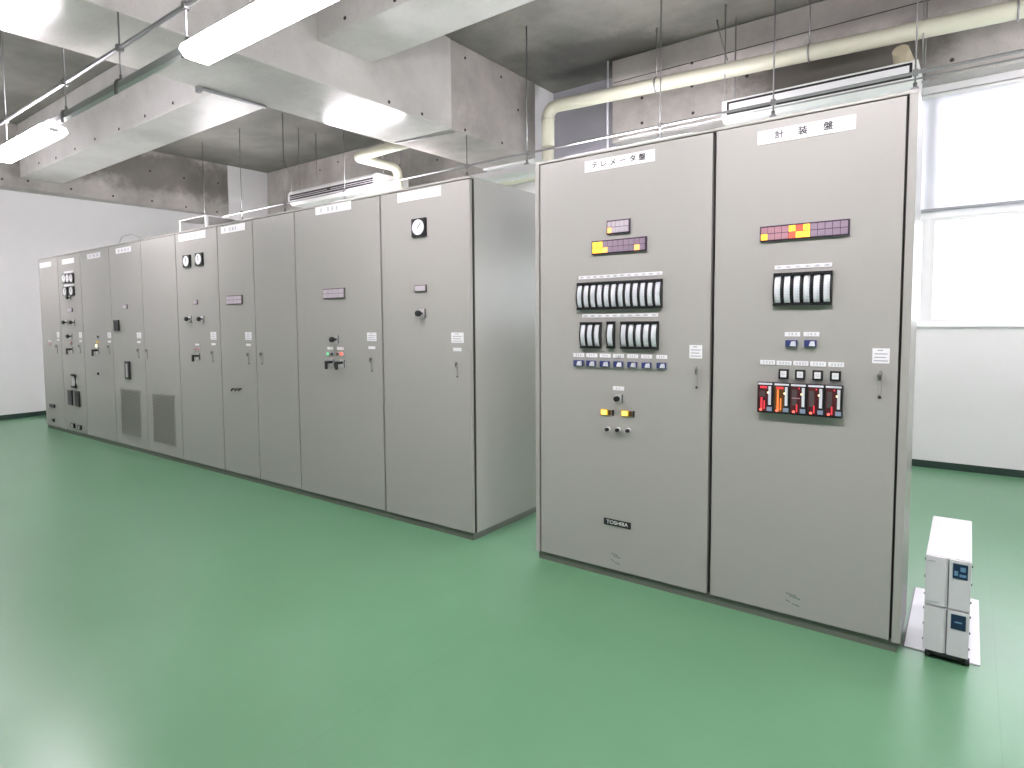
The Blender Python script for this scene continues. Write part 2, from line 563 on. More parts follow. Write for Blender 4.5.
# joint groove lines
box('form_joint', 'gasket', ge, -3.3, XR, 3.997, 4.001, 4.19, 4.198)
box('form_joint', 'gasket', gb, GX1 + 0.1, XR, 0.393, 0.396, 4.2, 4.206)
holes(g1, [(295, 5), (389, 102), (422, 114), (340, 25)], 'x', GX1)
holes(g1b, [(465, 58), (501, 77), (465, 130), (502, 143), (518, 110)], 'x', GX1 - 0.012)
holes(gd, [(2, 179), (71, 189), (113, 196), (152, 201), (186, 207), (217, 212), (150, 171), (184, 178), (218, 183), (28, 181)], 'x', -11.0)
holes(gc, [(39, 163), (56, 158), (75, 149), (95, 139), (119, 129), (145, 116), (173, 103)], 'y', 0.18)
holes(ge, [(692, 86), (693, 113), (642, 98), (642, 123), (692, 63), (808, 60), (876, 44), (952, 60), (747, 76)], 'y', 4.0)
holes(gb, [(345, 18), (395, 0)], 'y', 0.395)
holes(gf, [(320, 170), (338, 162), (400, 165), (437, 160)], 'y', 4.62)

# window
win = tag(empty('window_1', (0, YB, WZ0)), 'long white-framed window blown out by daylight', kind='structure')
mull = [-4.2 + 0.0, -3.13, -1.73, -0.33, 1.07, 1.75]
yw0, yw1 = YB + 0.05, YB + 0.11
box('sill', 'winframe', win, WX0, WX1, YB - 0.02, YB + 0.2, WZ0 - 0.012, WZ0 + 0.004)
for (za, zb) in ((WZ0, WZ0 + 0.035), (2.315, 2.355), (WZ1 - 0.04, WZ1)):
    box('window_frame', 'winframe', win, WX0, WX1, yw0, yw1, za, zb)
for i, x in enumerate(mull):
    xx = min(max(x, WX0 + 0.02), WX1 - 0.02)
    box('mullion', 'winframe', win, xx - 0.02, xx + 0.02, yw0 + 0.001, yw1 - 0.001, WZ0 + 0.035, WZ1 - 0.04)
    if i < len(mull) - 1:
        xa, xb = max(mull[i], WX0 + 0.02) + 0.02, min(mull[i + 1], WX1 - 0.02) - 0.02
        for (za, zb) in ((WZ0 + 0.035, 2.315), (2.355, WZ1 - 0.04)):
            f = MB()
            t = 0.028
            f.box(xa, xb, yw0 + 0.012, yw1 - 0.012, za, za + t).box(xa, xb, yw0 + 0.012, yw1 - 0.012, zb - t, zb)
            f.box(xa, xa + t, yw0 + 0.012, yw1 - 0.012, za + t, zb - t).box(xb - t, xb, yw0 + 0.012, yw1 - 0.012, za + t, zb - t)
            sa = f.build('sash', 'winframe', win)
            box('pane', 'glass', sa, xa + t, xb - t, yw0 + 0.028, yw0 + 0.033, za + t, zb - t)
# half-drawn roller blinds over the upper lights
bl_names = ['white roller blind half drawn over the window behind the two large cabinets',
            'white roller blind half drawn over the window right of the two large cabinets']
for (xa, xb, lab) in ((-4.15, -1.74, bl_names[0]), (-1.72, 1.7, bl_names[1])):
    rb = tag(empty('roller_blind', (xa, YB, 2.39)), lab, 'blind', 'roller blinds on the long window')
    f = MB()
    pts = []
    n = 18
    for i in range(n + 1):
        z = 2.40 + (3.40 - 2.40) * i / n
        pts.append((YB + 0.012 + 0.004 * math.sin(i * 1.3), z))
    vv = [[f.bm.verts.new(Vector((x, p[0], p[1]))) for p in pts] for x in (xa, xb)]
    for i in range(n):
        fa = f.bm.faces.new((vv[0][i], vv[1][i], vv[1][i + 1], vv[0][i + 1]))
        fa.smooth = True
    f.build('fabric', 'blind', rb)
    box('hem_bar', 'hembar', rb, xa, xb, YB + 0.002, YB + 0.022, 2.375, 2.402, 0.004)
    MB().tube([(xa, YB + 0.02, 3.415), (xb, YB + 0.02, 3.415)], 0.022, 12).build('roller', 'winframe', rb)
# daylight portal at the window
pl = bpy.data.lights.new('window_portal', 'AREA')
pl.shape = 'RECTANGLE'
pl.size, pl.size_y = WX1 - WX0, WZ1 - WZ0
pl.cycles.is_portal = True
po = bpy.data.objects.new('window_portal', pl)
po.location = ((WX0 + WX1) / 2, YB + 0.19, (WZ0 + WZ1) / 2)
po.rotation_euler = (math.radians(-90), 0, 0)
COL.objects.link(po)


# ------------------------------------------------------------------ cabinets
H = 2.35
PZ = 0.046   # plinth height
T = 0.028    # door thickness


def fx(u, v=330):
    return px(u, v, 'y', 0)[0]


def rect(u0, u1, v0, v1):
    """photo rectangle on the front plane -> x0, x1, z0, z1"""
    vm, um = (v0 + v1) / 2, (u0 + u1) / 2
    return (px(u0, vm, 'y', 0)[0], px(u1, vm, 'y', 0)[0], px(um, v1, 'y', 0)[2], px(um, v0, 'y', 0)[2])


def quad(tl, tr, br, bl):
    c = [px(*q, 'y', 0) for q in (tl, tr, br, bl)]
    return ((c[0][0] + c[3][0]) / 2, (c[1][0] + c[2][0]) / 2, (c[2][2] + c[3][2]) / 2, (c[0][2] + c[1][2]) / 2)


def text_mesh(body, font_h, squeeze=1.0):
    c = bpy.data.curves.new('lettering', 'FONT')
    c.body = body
    c.align_x = 'CENTER'
    c.align_y = 'CENTER'
    c.size = font_h
    c.extrude = 0.0004
    o = bpy.data.objects.new('lettering', c)
    COL.objects.link(o)
    dg = bpy.context.evaluated_depsgraph_get()
    dg.update()
    me = bpy.data.meshes.new_from_object(o.evaluated_get(dg))
    bpy.data.objects.remove(o)
    bpy.data.curves.remove(c)
    R = Matrix.Rotation(math.radians(90), 4, 'X')
    for v in me.vertices:
        v.co.x *= squeeze
        v.co = R @ v.co
    me.materials.clear()
    if ord(body[0]) > 0x3000:            # embolden the small engraved characters
        bm = bmesh.new()
        for dx, dz in ((0, 0), (0.03, 0), (0, 0.03), (0.03, 0.03)):
            k = len(bm.verts)
            bm.from_mesh(me)
            bm.verts.ensure_lookup_table()
            bmesh.ops.translate(bm, verts=bm.verts[k:], vec=((dx - 0.015) * font_h, 0, (dz - 0.015) * font_h))
        bm.to_mesh(me)
        bm.free()
    return me


def lettering(body, x, z, y, h, parent, m='print', squeeze=1.0, name='lettering'):
    me = text_mesh(body, h, squeeze)
    me.materials.append(MT[m])
    return share(name, me, parent, (x, y, z))


def plate(parent, r, text=None, th=0.6, name='name_plate', m='white', y=0.0, t=0.003, squeeze=1.0, marks=None, sep=None):
    x0, x1, z0, z1 = r
    p = box(name, m, parent, x0, x1, y - t, y, z0, z1)
    if text:
        h = (z1 - z0) * th
        if sep is None:
            lettering(text, (x0 + x1) / 2, (z0 + z1) / 2, y - t - 0.0006, h, p, squeeze=squeeze)
        else:
            for ch, f in zip(text, sep):
                lettering(ch, x0 + (x1 - x0) * f, (z0 + z1) / 2, y - t - 0.0006, h, p, squeeze=squeeze)
    if marks:
        q = MB()
        for (f, w) in marks:      # smudged characters too small to read
            cx, hw, hz = x0 + (x1 - x0) * f, (x1 - x0) * w / 2, (z1 - z0) * 0.23
            cz = (z0 + z1) / 2
            for k in (-1, 0, 1):
                q.box(cx - hw, cx + hw, y - t - 0.0008, y - t, cz + k * hz * 0.8 - hz * 0.18, cz + k * hz * 0.8 + hz * 0.18)
            q.box(cx - hw * 0.2, cx + hw * 0.2, y - t - 0.0009, y - t, cz - hz, cz + hz)
        q.build('lettering', 'printgrey', p)['kind'] = 'stuff'
    return p


def paper_tag(parent, r):
    """printed inspection sticker"""
    x0, x1, z0, z1 = r
    p = box('sticker', 'white', parent, x0, x1, -0.0015, 0, z0, z1)
    q = MB()
    hh = z1 - z0
    for k, (a, bq) in enumerate(((0.3, 0.62), (0.12, 0.88), (0.12, 0.8), (0.1, 0.9))):
        zc = z1 - hh * (0.14 + 0.23 * k)
        q.box(x0 + (x1 - x0) * a, x0 + (x1 - x0) * bq, -0.0021, -0.0015, zc - hh * 0.035, zc + hh * 0.035)
    q.build('print', 'printgrey', p)['kind'] = 'stuff'
    return p


def annunciator(parent, r, cols, rows, lit, frame='frame', base='tile_off', base2=None, depth=0.012):
    x0, x1, z0, z1 = r
    a = box('annunciator', frame, parent, x0, x1, -depth, 0, z0, z1)
    bw = (z1 - z0) * 0.07
    cw, ch = (x1 - x0 - 2 * bw) / cols, (z1 - z0 - 2 * bw) / rows
    q = MB().box(-cw * 0.46, cw * 0.46, -0.004, 0.0, -ch * 0.45, ch * 0.45)
    cache = {}
    for j in range(rows):
        for i in range(cols):
            m = lit.get((i, j), base if (base2 is None or i > cols // 2 - 1) else base2)
            if m not in cache:
                o = MB().box(-cw * 0.46, cw * 0.46, -0.004, 0.0, -ch * 0.45, ch * 0.45).build('lamp_tile', m)
                cache[m] = o.data
                bpy.data.objects.remove(o)
            share('lamp_tile', cache[m], a, (x0 + bw + cw * (i + 0.5), -depth, z1 - bw - ch * (j + 0.5)))
    q.bm.free()
    return a


def edge_meters(parent, r, n, depth=0.024):
    """row of black-cased edgewise meters with bulging white scales"""
    x0, x1, z0, z1 = r
    w = (x1 - x0) / n
    h = z1 - z0
    mh = None
    for i in range(n):
        c = Vector((x0 + w * (i + 0.5), 0, (z0 + z1) / 2))
        if mh is None:
            q = MB()
            q.box(-w / 2 + 0.0004, w / 2 - 0.0004, -0.010, 0, -h / 2, h / 2)
            q.box(-w / 2 + 0.0004, w / 2 - 0.0004, -depth * 0.8, -0.01, h / 2 - h * 0.10, h / 2)
            q.box(-w / 2 + 0.0004, w / 2 - 0.0004, -depth * 0.8, -0.01, -h / 2, -h / 2 + h * 0.07)
            N = 8
            out = [(-0.009, -h * 0.43)]
            for k in range(N + 1):
                t = -1 + 2 * k / N
                out.append((-0.012 - (depth - 0.010) * (1 - t * t), t * h * 0.41))
            out.append((-0.009, h * 0.40))
            q.prism(out, -w * 0.49, w * 0.47, 'x', None, True)
            o = q.build('edge_meter', 'black')
            mc = o.data
            bpy.data.objects.remove(o)
            q = MB()
            out = [(-0.009, -h * 0.42)]
            for k in range(N + 1):
                t = -1 + 2 * k / N
                out.append((-0.0135 - (depth - 0.009) * (1 - t * t), t * h * 0.40))
            out.append((-0.009, h * 0.40))
            q.prism(out, -w * 0.30, w * 0.30, 'x', None, True)
            o = q.build('scale', 'scale')
            ms = o.data
            bpy.data.objects.remove(o)
            q = MB()
            for k in range(9):
                t = -0.8 + 1.6 * k / 8
                yy = -0.0135 - (depth - 0.008) * (1 - t * t)
                q.box(w * 0.05, w * 0.28, yy - 0.0004, yy + 0.002, t * h * 0.40 - 0.0006, t * h * 0.40 + 0.0006)
            o = q.build('scale_marks', 'printgrey')
            o.data['kind'] = 'stuff'
            mk = o.data
            bpy.data.objects.remove(o)
            mh = True
        a = share('edge_meter', mc, parent, c)
        share('scale', ms, a, c)
        share('scale_marks', mk, a, c)['kind'] = 'stuff'


def round_meter(parent, r, depth=0.022, ang=0.7):
    x0, x1, z0, z1 = r
    w = min(x1 - x0, z1 - z0)
    cx, cz = (x0 + x1) / 2, (z0 + z1) / 2
    a = box('panel_meter', 'black', parent, x0, x1, -depth, 0, z0, z1, 0.003)
    MB().disc(cx, cz, w * 0.43, -depth - 0.002, -depth + 0.001).build('dial', 'white', a)
    q = MB()
    dx, dz = math.cos(ang), math.sin(ang)
    L = w * 0.3
    q.tube([(cx - dx * L * 0.3, -depth - 0.003, cz - dz * L * 0.3), (cx + dx * L, -depth - 0.003, cz + dz * L)], 0.0022, 6)
    q.build('needle', 'print', a)
    q = MB()
    for k in range(7):
        t = math.radians(225 - 45 * k)
        q.box(cx + math.cos(t) * w * 0.36 - 0.0014, cx + math.cos(t) * w * 0.36 + 0.0014, -depth - 0.0026, -depth - 0.0018,
              cz + math.sin(t) * w * 0.36 - 0.0014, cz + math.sin(t) * w * 0.36 + 0.0014)
    q.build('scale_marks', 'print', a)['kind'] = 'stuff'
    return a


def knob_switch(parent, u, v, s=0.05, depth=0.045):
    """square cam-switch plate with a round black knob on a stem; (u, v) is the plate centre"""
    p = px(u, v, 'y', 0)
    a = MB()
    a.box(p.x - s / 2, p.x + s / 2, -0.006, 0, p.z - s / 2, p.z + s / 2, None, 0.001)
    sw = a.build('cam_switch', 'channel', parent)
    k = MB()
    k.tube([(p.x, -0.006, p.z), (p.x, -depth * 0.55, p.z)], s * 0.13, 10)
    k.tube([(p.x, -depth * 0.55, p.z), (p.x, -depth * 0.62, p.z), (p.x, -depth, p.z), (p.x, -depth - 0.005, p.z)], [s * 0.2, s * 0.34, s * 0.34, s * 0.26], 14)
    k.build('knob', 'blackmatt', sw)
    box('pointer_bar', 'blackmatt', sw, p.x + s * 0.38, p.x + s * 0.5, -0.009, -0.006, p.z - s * 0.5, p.z + s * 0.5)
    return sw


def pistol_switch(parent, u, v, s=0.05, depth=0.055):
    """control switch with an L-shaped pistol grip"""
    p = px(u, v, 'y', 0)
    sw = MB().box(p.x - s / 2, p.x + s / 2, -0.006, 0, p.z - s / 2, p.z + s / 2, None, 0.001).build('control_switch', 'channel', parent)
    box('pointer_bar', 'blackmatt', sw, p.x + s * 0.36, p.x + s * 0.5, -0.009, -0.006, p.z - s * 0.5, p.z + s * 0.5)
    k = MB()
    k.tube([(p.x, -0.006, p.z + s * 0.12), (p.x, -depth, p.z + s * 0.12)], s * 0.17, 10)
    k.box(p.x - s * 0.15, p.x + s * 0.15, -depth - 0.015, -depth + 0.004, p.z - s * 0.75, p.z + s * 0.3, None, 0.003)
    k.build('pistol_grip', 'blackmatt', sw)
    return sw


def lamp(parent, u, v, m, r=0.013, bez='channel'):
    p = px(u, v, 'y', 0)
    a = MB().disc(p.x, p.z, r * 1.35, -0.006, 0).build('pilot_lamp', bez, parent)
    MB().tube([(p.x, -0.006, p.z), (p.x, -0.012, p.z), (p.x, -0.017, p.z)], [r, r * 0.95, r * 0.5], 12).build('lens', m, a)
    return a


def push_button(parent, u, v, r=0.014):
    p = px(u, v, 'y', 0)
    a = MB().tube([(p.x, 0, p.z), (p.x, -0.010, p.z)], r, 16).build('push_button', 'white', parent)
    MB().tube([(p.x, -0.010, p.z), (p.x, -0.024, p.z), (p.x, -0.027, p.z)], [r * 0.78, r * 0.78, r * 0.55], 14).build('cap', 'blackmatt', a)
    return a


def handle(parent, u, v, w=0.028, h=0.12):
    """flush lever door handle: recessed escutcheon, swing lever, key cylinder"""
    p = px(u, v, 'y', 0)
    n = 20
    oval = [(p.x + w * 0.75 * math.cos(2 * math.pi * i / n), p.z + h * 0.5 * math.sin(2 * math.pi * i / n)) for i in range(n)]
    a = MB().prism(oval, -0.002, 0, 'y').build('handle', 'paint', parent)
    k = MB()
    k.tube([(p.x, -0.002, p.z + h * 0.30), (p.x, -0.020, p.z + h * 0.30)], w * 0.2, 10)
    k.tube([(p.x + w * 0.1, -0.020, p.z + h * 0.42), (p.x, -0.023, p.z + h * 0.30), (p.x, -0.020, p.z + h * 0.12)], [w * 0.14, w * 0.26, w * 0.14], 8)
    k.build('lever', 'metal', a)
    box('swing_bar', 'paint', a, p.x - w * 0.16, p.x + w * 0.16, -0.010, -0.002, p.z - h * 0.34, p.z + h * 0.22, 0.002)
    MB().tube([(p.x, -0.002, p.z - h * 0.42), (p.x, -0.006, p.z - h * 0.42)], w * 0.2, 10).build('key_cylinder', 'print', a)
    return a


def slot_cover(parent, r, style='solid'):
    """black oblong test-terminal cover"""
    x0, x1, z0, z1 = r
    a = box('terminal_cover', 'black', parent, x0, x1, -0.02, 0, z0, z1, 0.005)
    if style == 'slot':
        box('cover_plate', 'channel', a, x0 + (x1 - x0) * 0.3, x0 + (x1 - x0) * 0.68, -0.0215, -0.019, z0 + (z1 - z0) * 0.12, z0 + (z1 - z0) * 0.88)
    elif style == 'relay':
        box('cover_plate', 'acgrey', a, x0 + (x1 - x0) * 0.25, x0 + (x1 - x0) * 0.75, -0.0215, -0.019, z0 + (z1 - z0) * 0.3, z0 + (z1 - z0) * 0.9)
    return a


def black_frame_label(parent, r, tiles=(1, 1)):
    return annunciator(parent, r, tiles[0], tiles[1], {}, 'framegrey', 'tile_pale', None, 0.010)


def cabinet(name, x0, x1, doors, depth, label, left_end=False, right_end=False, group=None, gap=0.007, frames=(0, 0)):
    root = tag(empty(name, (x0, 0, 0)), label, 'cabinet', group)
    e0, e1 = 0.0005, 0.0005
    box('body', 'paint', root, x0 + e0, x1 - e1, T + 0.012, depth, PZ, H)
    box('plinth', 'plinth', root, x0 + (0.012 if left_end else e0), x1 - (0.012 if right_end else e1), 0.012, depth - 0.03, 0, PZ)
    box('door_gasket', 'gasket', root, x0 + 0.004, x1 - 0.004, T, T + 0.012, PZ + 0.004, H - 0.012)
    if frames[0]:
        box('side_frame', 'paint', root, x0, x0 + frames[0], 0, T + 0.0115, PZ, H, 0.002)
    if frames[1]:
        box('side_frame', 'paint', root, x1 - frames[1], x1, 0, T + 0.0115, PZ, H, 0.002)
    box('top_rail', 'paint', root, x0 + e0, x1 - e1, -0.002, T + 0.011, H - 0.010, H + 0.004, 0.002)
    ds = []
    edges = [x0 + frames[0]] + doors + [x1 - frames[1]]
    for i in range(len(edges) - 1):
        d = box('door', 'paint', root, edges[i] + gap, edges[i + 1] - gap, 0, T, PZ + 0.004, H - 0.014, 0.003)
        ds.append(d)
    return root, ds


# seams of the photographed row on the front plane
def seam(t, b):
    return (px(*t, 'y', 0)[0] + px(*b, 'y', 0)[0]) / 2


s0 = seam((38, 264), (47, 427.5))
s1 = seam((58, 262), (64, 400))
s2 = seam((81.3, 300), (87.6, 410))
s3 = seam((111.5, 300), (113.5, 380))
s3m = seam((143, 300), (147.5, 420))
s4 = seam((175.8, 236), (182.7, 461))
s5 = seam((216.7, 226.5), (225.3, 474))
s6 = seam((252.7, 219), (259.8, 482))
s7 = seam((293.5, 210.5), (301.8, 494))
s8 = seam((380, 192), (385.5, 518))
s9 = seam((470, 175), (474.3, 544.5))
r0 = seam((534, 160), (537, 560))
r1 = seam((714, 128), (709, 602))
r2 = seam((919.5, 92), (899.5, 651))
DL, DR = 0.9, 0.36
GRP = 'beige-grey control cabinets in the long row'

# ---- far cabinet with red lamp
cA, d = cabinet('control_cabinet', s0, s1, [], DL, 'narrow grey control cabinet at the far end by the white wall, single pink lamp', left_end=True, group=GRP, gap=0.005)
plate(d[0], quad((39.8, 263.6), (51, 261.2), (51, 266.5), (40.2, 268.2)))
lamp(d[0], 50.2, 343.8, 'redpale', 0.02)
plate(d[0], rect(48.3, 51.8, 340, 342.2), name='label_strip')
paper_tag(d[0], rect(57, 59.4, 332, 337.5))
plate(d[0], rect(57.4, 59.4, 339, 341), name='label_strip')
handle(d[0], 57.5, 348.5)
slot_cover(d[0], rect(50.8, 55.4, 404, 407.3))
slot_cover(d[0], rect(53.2, 55, 418.5, 421.5))
# ---- second: three meters over two
cB, d = cabinet('control_cabinet', s1, s2, [], DL, 'grey control cabinet with three dials over two near the white wall', group=GRP, gap=0.005)
plate(d[0], quad((61.8, 260), (74.2, 257.2), (74.2, 262.5), (62.4, 265)))
plate(d[0], rect(64, 73.5, 271, 273), name='label_strip')
for k in range(3):
    round_meter(d[0], rect(63.6 + k * 3.65, 63.6 + (k + 1) * 3.65 - 0.15, 273.6 + 0.2 - k * 0.25, 283.4 - k * 0.1), ang=1.2)
plate(d[0], rect(64.4, 74, 284, 286), name='label_strip')
round_meter(d[0], rect(64.2, 68.6, 287.2, 296.2), ang=1.2)
round_meter(d[0], rect(70.5, 75, 286.4, 295.6), ang=1.2)
knob_switch(d[0], 70.2, 297.6, 0.06)
black_frame_label(d[0], rect(68.4, 72.7, 308, 312))
for u in (66.8, 74.0):
    knob_switch(d[0], u, 322.4, 0.07, 0.055)
knob_switch(d[0], 71.4, 336.2, 0.07, 0.06)
lamp(d[0], 71.5, 343, 'redpale', 0.02)
pistol_switch(d[0], 72.2, 349.8, 0.075, 0.06)
paper_tag(d[0], rect(79, 82, 332.4, 338))
plate(d[0], rect(79.6, 82, 340, 342), name='label_strip')
handle(d[0], 80.4, 348.5)
hx = rect(72, 77.4, 374.6, 387.7)
q = MB()
q.tube([(hx[0], -0.004, hx[3] - 0.01), (hx[1] - 0.01, -0.02, hx[3] - 0.01), (hx[1] - 0.01, -0.02, hx[2] + 0.01), (hx[0], -0.004, hx[2] + 0.01)], 0.016, 8)
pb = box('breaker_plate', 'channel', d[0], hx[0], hx[1], -0.003, 0, hx[2], hx[3])
q.build('pull_grip', 'blackmatt', pb)
slot_cover(d[0], rect(69, 73.3, 390, 404.9), 'relay')
slot_cover(d[0], rect(76, 80.3, 391, 406.3), 'relay')
for (a, c) in (((72, 75.4), (423, 427.6)), ((78.8, 82.2), (425, 429.4))):
    f = slot_cover(d[0], rect(*a, *c), 'slot')
# ---- third: yellow lamp
cC, d = cabinet('control_cabinet', s2, s3, [], DL, 'grey control cabinet with one lit yellow lamp above a pistol switch', group=GRP, gap=0.004)
plate(d[0], quad((86.9, 254.4), (100.6, 251.8), (100.8, 257), (87.5, 259.6)), marks=[(0.22, 0.14), (0.5, 0.2), (0.77, 0.14)])
lamp(d[0], 96.4, 336.5, 'white', 0.016)
lamp(d[0], 98.6, 336.7, 'dullgreen', 0.014)
plate(d[0], rect(96.3, 99.3, 341, 343), name='label_strip', m='yellow')
lamp(d[0], 96.9, 345.8, 'warmlit', 0.02)
pistol_switch(d[0], 98, 351, 0.075, 0.06)
paper_tag(d[0], rect(107.6, 111, 332.4, 338))
plate(d[0], rect(108.2, 111, 340.6, 342.6), name='label_strip')
handle(d[0], 109.6, 349.5)
push_button(d[0], 99.6, 373.6, 0.022)
# ---- fourth: double doors with ventilation grilles
cD, d = cabinet('control_cabinet', s3, s4, [s3m], DL, 'grey double-door control cabinet with two mesh ventilation grilles low down', group=GRP, gap=0.004)
plate(d[0], quad((115.5, 249.2), (131.3, 245.5), (131.3, 251.3), (116.2, 254.2)), marks=[(0.2, 0.12), (0.42, 0.12), (0.62, 0.12), (0.82, 0.12)])
black_frame_label(d[0], rect(123.8, 127.6, 304.6, 308.8))
slot_cover(d[0], rect(115, 119.7, 320, 330.8))
paper_tag(d[0], rect(137, 141.3, 332.5, 338.2))
plate(d[0], rect(137.5, 140.8, 341, 343), name='label_strip')
handle(d[0], 139, 353)
handle(d[1], 147.6, 353.4)
slot_cover(d[0], rect(126.2, 130.8, 361.3, 379.2), 'slot')


def grille(door, r, nx=16):
    x0, x1, z0, z1 = r
    g = box('vent_grille', 'grille', door, x0, x1, -0.002, 0, z0, z1)
    q = MB()
    n = 34
    for i in range(n):
        zc = z0 + (z1 - z0) * (i + 0.5) / n
        q.box(x0 + 0.004, x1 - 0.004, -0.007, -0.002, zc - (z1 - z0) / n * 0.28, zc + (z1 - z0) / n * 0.28)
    o = q.build('louver_slats', 'slat', g)
    o['kind'] = 'stuff'
    f = MB()
    t = 0.012
    f.box(x0 - t, x1 + t, -0.006, 0, z0 - t, z0).box(x0 - t, x1 + t, -0.006, 0, z1, z1 + t).box(x0 - t, x0, -0.006, 0, z0, z1).box(x1, x1 + t, -0.006, 0, z0, z1)
    f.build('grille_frame', 'paint', g)


grille(d[0], quad((120.8, 389.5), (139.7, 390.5), (142.2, 436.7), (123.3, 433.3)))
grille(d[1], quad((152.2, 393.3), (173.7, 395.8), (176.2, 445.5), (154.7, 440.5)))
# ---- fifth: two dials
cE, d = cabinet('control_cabinet', s4, s5, [], DL, 'grey control cabinet with two white dials side by side near its top', group=GRP, gap=0.006)
plate(d[0], quad((178.5, 235.6), (205.4, 229.2), (205.6, 236.8), (179.5, 242.6)), marks=[(0.3, 0.08), (0.45, 0.08), (0.62, 0.08)])
round_meter(d[0], rect(184.5, 191.3, 255.2, 267.3), ang=1.6)
round_meter(d[0], rect(196.7, 203.8, 253, 265.6), ang=1.6)
black_frame_label(d[0], rect(194.5, 198, 300, 304.5))
knob_switch(d[0], 190.4, 319, 0.06, 0.055)
knob_switch(d[0], 203, 319, 0.06, 0.055)
plate(d[0], rect(195.5, 199.4, 343.6, 345.6), name='label_strip')
lamp(d[0], 196.2, 349, 'redpale', 0.014)
lamp(d[0], 199.2, 349.2, 'redpale', 0.014)
pistol_switch(d[0], 198.6, 356.4, 0.062, 0.055)
paper_tag(d[0], rect(210.6, 216.4, 332, 339.7))
plate(d[0], rect(211.7, 215.8, 343, 345.2), name='label_strip')
handle(d[0], 213.2, 356)
# ---- sixth: plain double doors
cF, d = cabinet('control_cabinet', s5, s7, [s6], DL, 'grey double-door control cabinet with small framed label and three tiny hooks', group=GRP, gap=0.006)
plate(d[0], quad((220.5, 227.5), (245.3, 222.5), (245.3, 229.7), (221.7, 234.2)), marks=[(0.17, 0.05), (0.38, 0.07), (0.5, 0.08), (0.61, 0.05)])
black_frame_label(d[0], rect(227.2, 242.8, 295.3, 304.5), (4, 2))
paper_tag(d[0], rect(245.3, 251.6, 332, 340))
plate(d[0], rect(246.3, 251, 343.7, 346), name='label_strip')
handle(d[0], 249, 358)
handle(d[1], 262.2, 358)
for k in range(3):
    p = px(234 + 3.6 * k, 389.5, 'y', 0)
    MB().tube([(p.x, 0, p.z + 0.006), (p.x, -0.022, p.z + 0.006), (p.x, -0.028, p.z - 0.012)], 0.007, 8).build('hook', 'blackmatt', d[0])
# ---- seventh: pair of pistol switches and red/green lamps
cG, d = cabinet('control_cabinet', s7, s8, [], DL, 'grey control cabinet with red and green lamps above two pistol-grip switches', group=GRP, gap=0.007)
plate(d[0], quad((315.2, 208.3), (351.2, 200.1), (351.2, 208.3), (316, 216.5)), marks=[(0.17, 0.05), (0.37, 0.05), (0.49, 0.06), (0.61, 0.05)])
black_frame_label(d[0], rect(323.8, 345.3, 288.4, 298.6), (4, 2))
knob_switch(d[0], 336.6, 339.4, 0.06, 0.06)
plate(d[0], rect(327.7, 333.4, 346.8, 349.6), name='label_strip')
plate(d[0], rect(337.3, 343.9, 347, 350), name='label_strip')
lamp(d[0], 328.4, 353.8, 'greenlit', 0.012)
lamp(d[0], 332.6, 353.8, 'dullgreen', 0.012)
lamp(d[0], 338.3, 354, 'dullred', 0.012)
lamp(d[0], 342.2, 353.8, 'redlit', 0.013)
pistol_switch(d[0], 332.6, 362.8, 0.06, 0.06)
pistol_switch(d[0], 342.8, 363.4, 0.06, 0.06)
paper_tag(d[0], rect(367.2, 376.6, 332.5, 341))
plate(d[0], rect(368.6, 375.4, 346.3, 349), name='label_strip')
handle(d[0], 372, 364)
# ---- eighth: end cabinet
cH, d = cabinet('control_cabinet', s8, s9, [], DL, 'grey control cabinet at the near end of the row with one round dial', right_end=True, group=GRP, gap=0.009)
plate(d[0], quad((397, 194.4), (441, 184.8), (441, 195.2), (398.5, 203.4)))
round_meter(d[0], rect(413.3, 427, 218.5, 236.6), ang=0.8)
black_frame_label(d[0], rect(415.6, 427, 285, 291.7))
knob_switch(d[0], 422.8, 313.4, 0.06, 0.06)
paper_tag(d[0], rect(451.4, 463.7, 332.5, 342.8))
plate(d[0], rect(453.3, 461.7, 347.7, 351.4), name='label_strip')
handle(d[0], 457.5, 369)

# ---- the two large near cabinets
GR2 = 'large instrument cabinets standing apart'
cR, d = cabinet('instrument_cabinet', r0, r1, [], DR, 'large grey telemeter cabinet with rows of edge meters and a black maker plate', left_end=True, group=GR2, gap=0.009, frames=(0.026, 0))
D0 = d[0]
plate(D0, quad((584.7, 161.8), (655, 149), (655, 160.9), (585.3, 173)), 'テレメータ盤', 0.62, sep=[0.15, 0.28, 0.42, 0.56, 0.70, 0.83])
annunciator(D0, quad((607.5, 221.2), (630.6, 218.5), (630.6, 232.5), (607.7, 234.9)), 5, 2, {(0, 1): 'tile_org'}, base='tile_pale')
annunciator(D0, quad((592.5, 241.3), (647.2, 236.8), (647.2, 250.7), (592.9, 255)), 10, 2,
            {(0, 0): 'tile_yel', (1, 0): 'tile_yel', (0, 1): 'tile_yel', (1, 1): 'tile_yel', (2, 1): 'tile_org', (8, 1): 'tile_org'}, base='tile_off')
plate(D0, quad((578.9, 276), (662.5, 271.6), (662.5, 275), (579, 279.4)), name='label_strip', marks=[(k / 12 + 1 / 24, 0.05) for k in range(12)])
edge_meters(D0, quad((577.9, 283), (663, 278.9), (662.8, 308.4), (578.2, 310)), 12)
plate(D0, quad((582.3, 314.6), (658.2, 313), (658.2, 316.4), (582.4, 318)), name='label_strip', marks=[(k / 10 + 1 / 20, 0.06) for k in range(10)])
edge_meters(D0, quad((581, 322.4), (601.8, 321.7), (601.8, 347.9), (581.4, 348.4)), 3)
edge_meters(D0, quad((607.5, 321.6), (615.5, 321.2), (615.5, 348.2), (607.8, 348.5)), 1)
edge_meters(D0, quad((621.2, 322.1), (659.3, 320.6), (658.9, 349.3), (621.6, 348.9)), 5)


